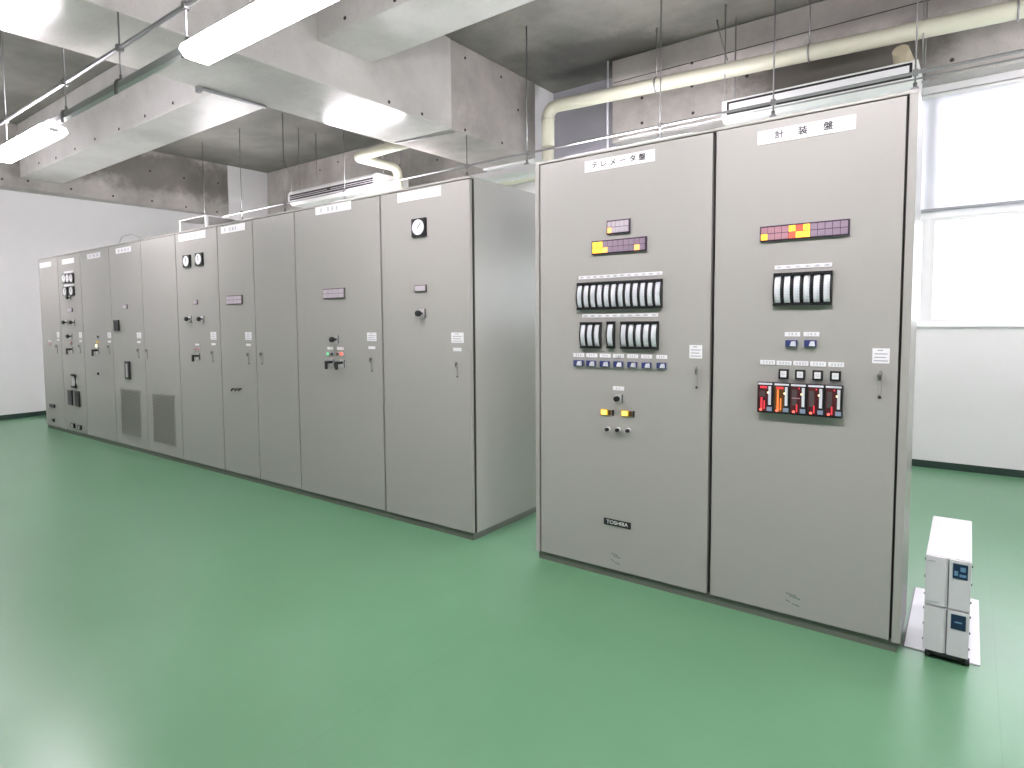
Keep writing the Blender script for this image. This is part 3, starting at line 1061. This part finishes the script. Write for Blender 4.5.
def counter(parent, u, v, w, h):
    """small navy toggle selector with a white flap"""
    x0, x1, z0, z1 = rect(u - w / 2, u + w / 2, v - h / 2, v + h / 2)
    a = box('toggle_switch', 'blue', parent, x0, x1, -0.012, 0, z0, z1, 0.003)
    W_ = x1 - x0
    q = MB()
    q.prism([(x0 + W_ * 0.42, z0 + 0.005), (x0 + W_ * 0.9, z0 + 0.004), (x0 + W_ * 0.85, z1 - 0.004), (x0 + W_ * 0.55, z1 - 0.006)], -0.024, -0.011, 'y')
    q.build('flap', 'scale', a)


for (u, v, u2, v2) in ((578.9, 355, 579, 363), (591.9, 355.3, 591.7, 363.4), (605.3, 355.6, 605.2, 363.8), (618.6, 355.9, 618.8, 364.2),
                       (632.8, 356.3, 632.8, 364.7), (646.7, 356.6, 647, 365.3), (661.9, 356.9, 661.9, 365.6)):
    plate(D0, rect(u - 5.4, u + 5.4, v - 1.9, v + 1.9), name='label_strip', marks=[(0.3, 0.1), (0.5, 0.1), (0.7, 0.1)])
    counter(D0, u2, v2, 9.6, 6)
plate(D0, rect(613.2, 624.2, 386.4, 390.4), name='label_strip', marks=[(0.35, 0.1), (0.6, 0.1)])
knob_switch(D0, 619.4, 398.3, 0.044, 0.045)
for (u, v) in ((607.5, 412.3), (628.2, 413.6)):
    x0, x1, z0, z1 = rect(u - 6.5, u + 6.5, v - 2.9, v + 2.9)
    a = box('selector_switch', 'yellow', D0, x0, x0 + (x1 - x0) * 0.58, -0.008, 0, z0, z1, 0.001)
    box('lit_cap', 'yellowlit', a, x0 + (x1 - x0) * 0.08, x0 + (x1 - x0) * 0.48, -0.011, -0.007, z0 + 0.004, z1 - 0.004)
    box('lens_guard', 'oliveglow', a, x0 + (x1 - x0) * 0.59, x0 + (x1 - x0) * 0.8, -0.005, 0, z0 + 0.003, z1 - 0.003)
    box('end_stop', 'blackmatt', a, x0 + (x1 - x0) * 0.88, x1, -0.006, 0, z0, z1)
for (u, v) in ((608.2, 429), (618.5, 429.6), (628.8, 430.4)):
    push_button(D0, u, v, 0.0135)
paper_tag(D0, rect(689.4, 702.2, 345, 358.4))
handle(D0, 697, 377, 0.030, 0.125)
mk = plate(D0, quad((604, 517.6), (631, 522.6), (631, 529.3), (604, 524)), name='maker_plate', m='black')
xq = quad((604, 517.6), (631, 522.6), (631, 529.3), (604, 524))
lettering('TOSHIBA', (xq[0] + xq[1]) / 2, (xq[2] + xq[3]) / 2, -0.0036, (xq[3] - xq[2]) * 0.78, mk, 'whiteprint', 1.06)


def leaf_mark(parent, r):
    x0, x1, z0, z1 = r
    w, h = x1 - x0, z1 - z0
    q = MB()
    for (a, b_, c) in ((0.0, 0.75, 0.92), (0.25, 1.0, 0.72), (0.0, 0.3, 0.30), (0.45, 0.95, 0.10)):
        q.prism([(x0 + w * a, z0 + h * c), (x0 + w * b_, z0 + h * (c - 0.1)), (x0 + w * b_, z0 + h * (c - 0.18)), (x0 + w * a, z0 + h * (c - 0.06))], -0.0008, 0, 'y')
    q.build('recycling_mark', 'greenprint', parent)


leaf_mark(D0, rect(611, 620, 553, 563))

cS, d = cabinet('instrument_cabinet', r1, r2, [], DR, 'large grey instrumentation cabinet with red bar-graph controllers, beside the white box on wheels', right_end=True, group=GR2, gap=0.009, frames=(0, 0.03))
D1 = d[0]
plate(D1, quad((757.3, 131.6), (856, 114.6), (856, 129.3), (758.3, 145.3)), '計装盤', 0.62, sep=[0.235, 0.48, 0.735])
annunciator(D1, quad((760.3, 227), (850.1, 219.1), (849.9, 235.2), (760.7, 242.2)), 12, 2,
            {(0, 1): 'tile_yel', (4, 0): 'tile_yel', (6, 0): 'tile_yel', (5, 1): 'tile_yel', (6, 1): 'tile_yel', (5, 0): 'tile_red', (4, 1): 'tile_red'},
            base='tile_off', base2='tile_pink')
plate(D1, quad((774.7, 265.3), (832.2, 263), (832.2, 266.9), (774.9, 269.2)), name='label_strip', marks=[(k / 6 + 1 / 12, 0.1) for k in range(6)])
edge_meters(D1, quad((774, 273.4), (833, 270.8), (832.5, 304.7), (773.6, 306.3)), 6)
for (ua, ub, uc, ud) in ((784.8, 800.2, 785.6, 797.8), (803.6, 819.4, 804.5, 816.9)):
    plate(D1, rect(ua, ub, 332, 336.4), name='label_strip', marks=[(0.3, 0.08), (0.5, 0.12), (0.75, 0.12)])
    counter(D1, (uc + ud) / 2, 343.5, ud - uc, 7)
for (ua, ub, va, vb) in ((760.3, 775.2, 360, 364.5), (776.7, 791.6, 360.8, 365.3), (793.4, 808.4, 361, 365.7), (810.3, 826, 361.6, 366.4), (828.3, 844.2, 362.3, 367)):
    plate(D1, rect(ua, ub, va, vb), name='label_strip', marks=[(0.25, 0.1), (0.45, 0.1), (0.65, 0.1), (0.82, 0.08)])
for (ua, ub, va, vb) in ((779, 789, 369, 378.8), (795.5, 805.6, 369.7, 379.4), (812.7, 823.3, 370.2, 380.3), (830.3, 841.3, 371, 381)):
    x0, x1, z0, z1 = rect(ua, ub, va, vb)
    a = box('illuminated_button', 'black', D1, x0, x1, -0.012, 0, z0, z1, 0.002)
    k = (x1 - x0) * 0.2
    box('cap', 'white', a, x0 + k, x1 - k, -0.015, -0.011, z0 + k, z1 - k, 0.001)
    lettering('○', (x0 + x1) / 2, (z0 + z1) / 2, -0.0156, (z1 - z0) * 0.32, a, 'printgrey')
cq = quad((758.8, 381.4), (843.9, 385), (843.1, 417.3), (758.3, 411.9))
cw = (cq[1] - cq[0]) / 5
for k in range(5):
    x0, x1, z0, z1 = cq[0] + cw * k + 0.001, cq[0] + cw * (k + 1) - 0.001, cq[2], cq[3]
    Z = z1 - z0
    X = x1 - x0
    yq = -0.028
    a = box('loop_controller', 'black', D1, x0, x1, yq, 0, z0, z1, 0.002)
    box('title_strip', 'scale', a, x0 + X * 0.05, x1 - X * 0.05, yq - 0.001, yq + 0.001, z1 - Z * 0.085, z1 - Z * 0.025)
    box('bar_window', 'reddark' if k != 1 else 'oliveglow', a, x0 + X * 0.06, x0 + X * 0.66, yq - 0.0008, yq + 0.001, z0 + Z * 0.06, z1 - Z * 0.10)
    box('scale_strip', 'scale', a, x0 + X * 0.71, x0 + X * 0.88, yq - 0.001, yq + 0.001, z0 + Z * 0.27, z1 - Z * 0.13)
    box('key', 'bluekey', a, x0 + X * 0.62, x0 + X * 0.95, yq - 0.003, yq + 0.001, z0 + Z * 0.07, z0 + Z * 0.20, 0.001)
    box('setpoint_lamp', 'warmlit', a, x0 + X * 0.64, x0 + X * 0.73, yq - 0.0014, yq + 0.001, z1 - Z * 0.36, z1 - Z * 0.31)
    if k < 2:
        box('digital_readout', 'redbar', a, x0 + X * 0.18, x0 + X * 0.62, yq - 0.0014, yq + 0.001, z1 - Z * 0.20, z1 - Z * 0.13)
        box('bar_graph', 'redbar' if k == 0 else 'orangebar', a, x0 + X * 0.22, x0 + X * 0.34, yq - 0.0014, yq + 0.001, z0 + Z * 0.08, z0 + Z * (0.5 if k == 0 else 0.78))
        box('bar_graph', 'redbar' if k == 0 else 'orangebar', a, x0 + X * 0.42, x0 + X * 0.50, yq - 0.0014, yq + 0.001, z0 + Z * 0.12, z0 + Z * (0.4 if k == 0 else 0.5))
        if k == 0:
            box('grey_scale', 'greyscale', a, x0 + X * 0.14, x0 + X * 0.5, yq - 0.0012, yq + 0.001, z0 + Z * 0.52, z0 + Z * 0.72)
    else:
        box('grey_scale', 'greyscale', a, x0 + X * 0.12, x0 + X * 0.42, yq - 0.0012, yq + 0.001, z0 + Z * 0.3, z0 + Z * 0.8)
        box('bar_graph', 'redbar', a, x0 + X * 0.38, x0 + X * 0.46, yq - 0.0016, yq + 0.001, z0 + Z * 0.1, z0 + Z * 0.34)
        box('digital_readout', 'redbar', a, x0 + X * 0.5, x0 + X * 0.58, yq - 0.0014, yq + 0.001, z1 - Z * 0.18, z1 - Z * 0.13)
        if k == 2:
            box('trend_trace', 'tile_pink', a, x0 + X * 0.12, x0 + X * 0.6, yq - 0.0016, yq + 0.001, z0 + Z * 0.52, z0 + Z * 0.55)
    MB().disc(x0 + X * 0.24, z0 + Z * 0.10, X * 0.085, yq - 0.003, yq + 0.001, None, 12).build('alarm_lamp', 'redlit', a)
paper_tag(D1, rect(872.3, 889.7, 348.3, 363.4))
handle(D1, 880, 384, 0.034, 0.135)
leaf_mark(D1, rect(785.5, 800, 593, 604.5))

# ---- white vent hood standing on the two-dial cabinet
hx0, hx1 = px(181, 231, 'y', 0.12)[0], px(208, 216, 'y', 0.12)[0]
vh = tag(empty('vent_hood', (hx0, 0.1, H + 0.004)), 'open white sheet-metal vent hood on top of the two-dial cabinet', 'vent hood')
zt = px(208, 215, 'y', 0.12)[2]
box('roof', 'white', vh, hx0, hx1, 0.10, 0.70, zt - 0.012, zt)
box('post', 'white', vh, hx0, hx0 + 0.03, 0.10, 0.125, H + 0.004, zt - 0.012)
box('post', 'white', vh, hx1 - 0.03, hx1, 0.10, 0.125, H + 0.004, zt - 0.012)
box('back_panel', 'gasket', vh, hx0, hx1, 0.62, 0.64, H + 0.004, zt - 0.012)
# thin cable loop on the cabinet with the grilles
cp = px(121, 247, 'y', 0.25)
tag(MB().tube([(cp.x - 0.06, 0.25, H + 0.002), (cp.x - 0.05, 0.25, H + 0.08), (cp.x + 0.05, 0.25, H + 0.15), (cp.x + 0.25, 0.27, H + 0.16),
               (cp.x + 0.42, 0.29, H + 0.10), (cp.x + 0.45, 0.29, H + 0.002)], 0.006, 8).build('cable', 'channel'),
    'thin grey cable looping over the cabinet with the grilles', 'cable')

# ------------------------------------------------------------------ ceiling lights and rails
LY1, LZ1 = -1.29, 2.975


def light(x0, y, z, label, group, lit=True):
    """suspended batten: housing, lit wrap-around diffuser, end caps"""
    t = tag(empty('fluorescent_light', (x0, y, z)), label, 'ceiling light', group)
    L = 1.25
    box('housing', 'lampwhite', t, x0, x0 + L, y - 0.03, y + 0.03, z + 0.046, z + 0.075, 0.004)
    out = [(y - 0.045, z + 0.045), (y - 0.095, z + 0.025), (y - 0.105, z - 0.005), (y - 0.07, z - 0.042), (y + 0.07, z - 0.042), (y + 0.105, z - 0.005), (y + 0.095, z + 0.025), (y + 0.045, z + 0.045)]
    MB().prism(out, x0 + 0.008, x0 + L - 0.008, 'x').build('diffuser', 'tube' if lit else 'lampwhite', t)
    for xa in (x0, x0 + L - 0.0075):
        MB().prism([(y + (a - y) * 0.4, z + (c - z) * 0.4) for a, c in out], xa, xa + 0.0075, 'x').build('end_cap', 'lampwhite', t)
    return t


ROW1 = 'fluorescent lights hung in the front row'
for x0, lab in ((-10.15, 'lit fluorescent batten of the front row, beyond the left edge'),
                (-6.78, 'lit lit fluorescent batten at the far left under the rail'),
                (-3.41, 'large lit fluorescent batten nearest the camera at the top'),
                (-1.2, 'added lit fluorescent batten of the front row above the top edge'),  # unseen lamp added to brighten the upper right-hand doors
                (1.1, 'added lit fluorescent batten of the front row above the camera'),  # unseen too, added with its neighbour for more light on the doors
                (3.33, 'lit fluorescent batten of the front row to the right of the camera')):
    light(x0, LY1, LZ1, lab, ROW1)
ROW2 = 'fluorescent lights hung behind the cabinets'
LY2, LZ2 = 2.55, 2.97
for x0, lab in ((-9.75, 'added lit fluorescent batten behind the cabinet with the grilles'),  # lamp added out of sight to lift the beams of the left bay
                (-6.66, 'lit fluorescent batten behind the cabinet with pistol switches'),
                (-4.60, 'unlit fluorescent batten seen in the gap between the two cabinet groups'),
                (-3.15, 'added lit fluorescent batten behind the telemeter cabinet top'),  # lamp added here to light the window girder, pipe and recess
                (0.6, 'added lit fluorescent batten of the rear row past the right-hand cabinet end')):  # out-of-view lamp added to brighten the window wall and nearby floor
    light(x0, LY2, LZ2, lab, ROW2, not lab.startswith('unlit'))
def soffit(x, y):
    if GX0 <= x <= GX1: return ZG
    return ZS


# front lighting rail: conduit, raceway between the battens, rods and clamps
zc1 = 3.27
rail = tag(empty('lighting_rail', (-10.2, LY1, LZ1)), 'galvanised lighting rail with conduit and rods in the front row', 'rail')
MB().tube([(-11.0, LY1, zc1), (4.6, LY1, zc1)], 0.015, 10).build('conduit', 'zinc', rail)
for (xa, xb, lab) in ((-8.9, -6.78, 'grey raceway channel of the front row running off the left edge'),
                      (-5.53, -3.41, 'grey raceway channel joining the two lit battens at upper left'),
                      (-2.16, -1.2, 'grey raceway channel of the front row above the top edge'),
                      (2.35, 3.33, 'grey raceway channel of the front row right of the camera')):
    rw = tag(empty('raceway', (xa, LY1, LZ1)), lab, 'raceway', 'raceway channels of the front row')
    box('channel', 'channel', rw, xa + 0.002, xb - 0.002, LY1 - 0.022, LY1 + 0.022, LZ1 + 0.03, LZ1 + 0.075, 0.003)
    for f in (0.12, 0.55, 0.96):
        x = xa + (xb - xa) * f
        box('side_bracket', 'rod', rw, x - 0.016, x + 0.016, LY1 - 0.034, LY1 - 0.023, LZ1 - 0.005, LZ1 + 0.075)
for x in (-8.0, -6.6, -5.27, -4.35, -3.5, -2.3, -1.0, 0.2, 1.0, 2.2, 3.5):
    MB().tube([(x, LY1, soffit(x, LY1)), (x, LY1, LZ1 + 0.075)], 0.0055, 6).build('hanger_rod', 'zinc', rail)
    q = MB()
    q.box(x - 0.018, x + 0.018, LY1 - 0.022, LY1 + 0.022, zc1 - 0.022, zc1 + 0.02, None, 0.004)
    q.build('conduit_clamp', 'rod', rail)
    q = MB()
    q.box(x - 0.02, x + 0.02, LY1 - 0.032, LY1 + 0.032, LZ1 + 0.076, LZ1 + 0.086)
    q.tube([(x, LY1, LZ1 + 0.086), (x, LY1, LZ1 + 0.12)], 0.011, 6)
    q.build('hanger_bracket', 'rod', rail)

# rear rail above the cabinets
zc2 = 3.165
rail2 = tag(empty('lighting_rail', (-9.0, LY2, LZ2)), 'thin galvanised conduit rail running behind the tops of all cabinets', 'rail')
MB().tube([(-10.3, LY2, zc2), (XR, LY2, zc2)], 0.011, 10).build('conduit', 'zinc', rail2)
MB().tube([(-2.6, LY2 + 0.05, zc2 - 0.03), (XR, LY2 + 0.05, zc2 - 0.03)], 0.007, 8).build('conduit', 'zinc', rail2)
rods2 = []
for u, v in ((205, 222), (242, 217), (285, 207), (345, 199), (470, 168), (527, 163), (660, 133), (773, 115), (915, 86)):
    p = px(u, v, 'y', LY2)
    if u == 470: p.x = GX1 - 0.03
    rods2.append(p.x)
    MB().tube([(p.x, LY2, soffit(p.x, LY2)), (p.x, LY2, LZ2 + 0.075)], 0.006, 6).build('hanger_rod', 'rod', rail2)
    q = MB()
    q.box(p.x - 0.022, p.x + 0.022, LY2 - 0.022, LY2 + 0.022, LZ2 + 0.077, LZ2 + 0.09)
    q.tube([(p.x, LY2, LZ2 + 0.09), (p.x, LY2, LZ2 + 0.125)], 0.014, 6)
    q.build('hanger_bracket', 'rod', rail2)
    box('conduit_clamp', 'rod', rail2, p.x - 0.016, p.x + 0.016, LY2 - 0.02, LY2 + 0.02, zc2 - 0.02, zc2 + 0.022)
# short conduit hooked under the beam by the girder
ya, yb = px(197, 96, 'x', -5.19)[1], px(257, 114, 'x', -5.19)[1]
q = MB().tube([(-5.19, ya, 3.486), (-5.19, yb + 0.1, 3.486)], 0.013, 8)
q.box(-5.215, -5.165, ya, ya + 0.04, 3.45, 3.5)
tag(q.build('conduit_stub', 'zinc'),
    'short steel conduit stub under the girder beside the pale beam', 'conduit')
tag(MB().tube([px(395, 143, 'z', 3.489), px(455, 132, 'z', 3.489)], 0.010, 8).build('conduit_stub', 'zinc'),
    'thin white conduit along the underside of the girder near its end', 'conduit')

# ------------------------------------------------------------------ pipes
PY = 3.5
R = 0.073
pa = px(548, 108, 'y', PY)
pr = px(1024, 8, 'y', PY)
zr = lambda x: pa.z + (pr.z - pa.z) * (x - pa.x) / (pr.x - pa.x)
pw = tag(empty('insulated_pipe', (pa.x, PY, 3.1)), 'thick cream insulated pipe bending down beside the girder end', 'pipe')
zlow = px(500, 181, 'y', PY)[2]
pts = [(XR, PY, zr(XR)), (0.5, PY, zr(0.5)), (-2.0, PY, zr(-2.0))] + [tuple(v) for v in arc((pa.x, PY, pa.z), (-1, 0, 0), (0, 0, -1), 0.12)]
MB().tube(pts + [(pa.x, PY, zlow + 0.3)], R, 18).build('pipe_run', 'pipe', pw)
pts = [(pa.x, PY, zlow + 0.3)] + [tuple(v) for v in arc((pa.x, PY, zlow), (0, 0, -1), (-1, 0, 0), 0.15)] + [(-6.0, PY, zlow)]
MB().tube(pts, R * 0.98, 18).build('pipe_run', 'pipe', pw)
MB().tube([(pa.x, PY, pa.z - 0.13), (pa.x, PY, pa.z - 0.15)], R + 0.006, 18).build('joint_band', 'pipe', pw)
for x in (-2.6, -1.2, 0.2):
    z = zr(x)
    q = MB()
    q.tube([(x, PY, z + R), (x, PY, ZS)], 0.006, 6)
    q.build('hanger_rod', 'rod', pw)
    ring = [(math.cos(t * math.pi / 8) * (R + 0.005), math.sin(t * math.pi / 8) * (R + 0.005)) for t in range(17)]
    MB().tube([(x, PY + a, z + b_) for a, b_ in ring], 0.008, 6).build('pipe_clamp', 'zinc', pw)
bp_ = px(900, 46, 'y', PY)
MB().tube([(bp_.x, PY + 0.05, bp_.z - 0.02), (bp_.x + 0.02, 3.7, bp_.z - 0.10), (bp_.x + 0.06, 4.0, bp_.z - 0.22)], [0.06, 0.075, 0.07], 12).build('foam_sleeve', 'foam', pw)
# cream elbow left of the girder
p2 = px(355, 157, 'y', 2.5)
pw2 = tag(empty('insulated_pipe', (p2.x, 2.5, p2.z)), 'short cream pipe elbow left of the girder above the slim air conditioner', 'pipe')
pe = px(398, 170, 'x', p2.x)
pts = [(GX0, 2.5, p2.z + 0.01)] + [tuple(v) for v in arc((p2.x, 2.5, p2.z), (-1, 0, 0), (0, 1, 0), 0.12)] + \
      [tuple(v) for v in arc((p2.x, pe.y, p2.z), (0, 1, 0), (0, 0, -1), 0.12)] + [(p2.x, pe.y, 3.25)]
MB().tube(pts, 0.062, 16).build('pipe_run', 'pipe', pw2)
# thin white conduit in the recess
v0 = px(609, 75, 'y', 3.96)
tag(MB().tube([(v0.x - 0.02, 3.97, ZS), (v0.x - 0.02, 3.97, 3.2)], 0.013, 8).build('vertical_conduit', 'scale'), 'thin white vertical conduit at the corner of the shaded recess', 'conduit')

# ------------------------------------------------------------------ air conditioners
AY = 3.3
ax0, ax1 = px(722, 98, 'y', AY)[0], px(918, 62, 'y', AY)[0]
az1 = (px(722, 98, 'y', AY)[2] + px(918, 62, 'y', AY)[2]) / 2
az0 = az1 - 0.20
ac = tag(empty('ceiling_air_conditioner', (ax0, AY, az0)), 'wide white ceiling air conditioner with black outlined front, above the instrumentation cabinet', 'air conditioner', 'ceiling air conditioners')
q = MB()
q.prism([(AY, az0 + 0.05), (AY + 0.06, az0), (AY + 0.62, az0), (AY + 0.62, az1 + 0.02), (AY + 0.02, az1), (AY, az1 - 0.01)], ax0, ax1, 'x')
q.build('casing', 'acwhite', ac)
fr = MB()
fz0, fz1, fx0_, fx1_ = az1 - 0.142, az1 - 0.022, ax0 + 0.045, ax1 - 0.035
t = 0.02
for (a, b_, c, e) in ((fx0_, fx1_, fz1 - t, fz1), (fx0_, fx1_, fz0, fz0 + t), (fx0_, fx0_ + t, fz0, fz1), (fx1_ - t, fx1_, fz0, fz1)):
    fr.box(a, b_, AY - 0.003, AY + 0.001, c, e)
fr.build('outlet_gap', 'black', ac)
box('front_flap', 'white', ac, fx0_ + t, fx1_ - t, AY - 0.006, AY + 0.001, fz0 + t, fz1 - t, 0.002)
for x in (ax0 - 0.02, ax1 + 0.02):
    for y in (AY + 0.15, AY + 0.5):
        MB().tube([(x, y, az1 - 0.05), (x, y, ZS)], 0.006, 6).build('hanger_rod', 'rod', ac)
        box('bracket', 'zinc', ac, x - 0.03, x + 0.03, y - 0.02, y + 0.02, az1 - 0.06, az1 - 0.05)
AY = 3.0
ax0, ax1 = px(288, 190, 'y', AY)[0], px(375, 176, 'y', AY)[0]
az1 = (px(288, 190, 'y', AY)[2] + px(375, 176, 'y', AY)[2]) / 2
az0 = az1 - 0.2
ac = tag(empty('ceiling_air_conditioner', (ax0, AY, az0)), 'slim white ceiling air conditioner with dark louvers, left of the deep girder', 'air conditioner', 'ceiling air conditioners')
q = MB()
q.prism([(AY, az0 + 0.06), (AY + 0.07, az0), (AY + 0.68, az0), (AY + 0.68, az1 + 0.02), (AY + 0.03, az1 + 0.01), (AY, az1 - 0.03)], ax0, ax1, 'x')
q.build('casing', 'acwhite', ac)
for k in range(3):
    zc = az1 - 0.062 - 0.030 * k
    box('louver', 'acgrey', ac, ax0 + 0.04, ax1 - 0.04, AY - 0.006, AY + 0.002, zc - 0.0125 + 0.004 * (k == 1), zc + 0.0125 - 0.004 * (k == 1))
box('badge', 'gasket', ac, (ax0 + ax1) / 2 - 0.03, (ax0 + ax1) / 2 + 0.03, AY - 0.009, AY, az1 - 0.085, az1 - 0.07)
for x in (ax0 + 0.1, ax1 + 0.02):
    for y in (AY + 0.15, AY + 0.5):
        MB().tube([(x, y, az1), (x, y, ZS)], 0.007, 6).build('hanger_rod', 'rod', ac)
# loose hanger wire beside it
hw = px(283, 150, 'y', 3.6)
tag(MB().tube([(hw.x, 3.6, ZS), (hw.x + 0.02, 3.6, ZS - 0.25), (hw.x + 0.18, 3.6, ZS - 0.5), (hw.x + 0.2, 3.6, ZS - 0.9)], 0.006, 6).build('hanging_wire', 'rod'), 'loose dark wire hanging from the slab above the slim air conditioner', 'wire')
hw = px(717, 20, 'z', ZS)
tag(MB().tube([(hw.x, hw.y, ZS), (hw.x + 0.02, hw.y, ZS - 0.1), (hw.x + 0.10, hw.y + 0.02, ZS - 0.42)], 0.006, 6).build('hanging_wire', 'rod'), 'short slanting wire hanging from the slab above the cream pipe', 'wire')

# ------------------------------------------------------------------ white two-tier power supply on wheels
ux0, ux1 = -0.114, 0.033
uy0, uy1 = 0.035, 0.70
uz0, uzm, uz1 = 0.037, 0.232, 0.445
sheet = tag(box('floor_sheet', 'platewhite', None, -0.18, 0.073, 0.095, 0.87, 0.0, 0.004), 'thin white sheet lying on the floor under the wheeled white box', 'floor sheet')
box('dark_edge', 'upsgrey', sheet, -0.186, -0.18, 0.10, 0.86, 0.0, 0.005)
ups = tag(empty('backup_power_unit', (ux0, uy0, 0)), 'white two-tier backup power unit on wheels beside the instrumentation cabinet', 'power unit')
for k, (za, zb) in enumerate(((uz0, uzm), (uzm + 0.002, uz1))):
    u = box('unit_case', 'upswhite', ups, ux0, ux1, uy0 + 0.012, uy1, za, zb, 0.003)
    xm = ux0 + (ux1 - ux0) * 0.52
    n = 8
    out = [(ux0, uy0 + 0.012)]
    for i in range(n + 1):
        t = i / n
        out.append((ux0 + (xm - 0.003 - ux0) * t, uy0 + 0.004 * (1 - math.sin(t * math.pi * 0.5)) if t < 0.85 else uy0 + 0.008 * ((t - 0.85) / 0.15)))
    out.append((xm - 0.003, uy0 + 0.012))
    MB().prism(out, za + 0.002, zb - 0.003, 'z').build('front_cover', 'upswhite', u)
    box('front_panel', 'upswhite', u, xm + 0.001, ux1, uy0, uy0 + 0.012, za + 0.002, zb - 0.003, 0.002)
    box('groove', 'upsgrey', u, xm - 0.003, xm + 0.001, uy0 + 0.006, uy0 + 0.012, za + 0.004, zb - 0.01)
    dx0, dx1 = xm + 0.012, ux1 - 0.011
    zz1 = zb - 0.016
    s = box('display', 'screen', u, dx0, dx1, uy0 - 0.002, uy0 + 0.001, zz1 - 0.062, zz1)
    if k == 1:
        q = MB()
        W_ = dx1 - dx0
        q.box(dx0 + W_ * 0.1, dx0 + W_ * 0.35, uy0 - 0.0026, uy0 - 0.002, zz1 - 0.05, zz1 - 0.03)
        q.box(dx0 + W_ * 0.45, dx0 + W_ * 0.9, uy0 - 0.0026, uy0 - 0.002, zz1 - 0.052, zz1 - 0.042)
        q.box(dx0 + W_ * 0.5, dx0 + W_ * 0.85, uy0 - 0.0026, uy0 - 0.002, zz1 - 0.03, zz1 - 0.012)
        q.build('display_symbols', 'screenblue', s)
        for (a, b_, z) in ((0.12, 0.3, zb - 0.022), (0.08, 0.48, za + 0.016)):
            box('print', 'printgrey', u, ux0 + (xm - ux0) * a, ux0 + (xm - ux0) * b_ + 0.01, uy0 - 0.0008, uy0 + 0.006, z - 0.002, z + 0.002)
    else:
        box('display_symbols', 'screenblue', s, dx0 + 0.012, dx1 - 0.012, uy0 - 0.0026, uy0 - 0.002, zz1 - 0.034, zz1 - 0.028)
    for z in (za + 0.03, (za + zb) / 2, zb - 0.03):
        MB().tube([(ux0, uy0 + 0.04, z), (ux0 - 0.004, uy0 + 0.04, z)], 0.005, 8).build('screw', 'print', u)
        MB().tube([(ux1, uy0 + 0.04, z), (ux1 + 0.004, uy0 + 0.04, z)], 0.005, 8).build('screw', 'print', u)
box('chassis', 'print', ups, ux0 + 0.01, ux1 - 0.01, uy0 + 0.03, uy1 - 0.03, 0.012, uz0)
for (x, y) in ((ux0 + 0.016, uy0 + 0.035), (ux1 - 0.004, uy0 + 0.035), (ux0 + 0.012, uy1 - 0.06), (ux1 - 0.006, uy1 - 0.06)):
    zf = 0.0 if y < 0.095 else 0.004
    MB().tube([(x - 0.009, y, zf + 0.0155), (x + 0.009, y, zf + 0.0155)], 0.0155, 14).build('caster', 'acgrey', ups)
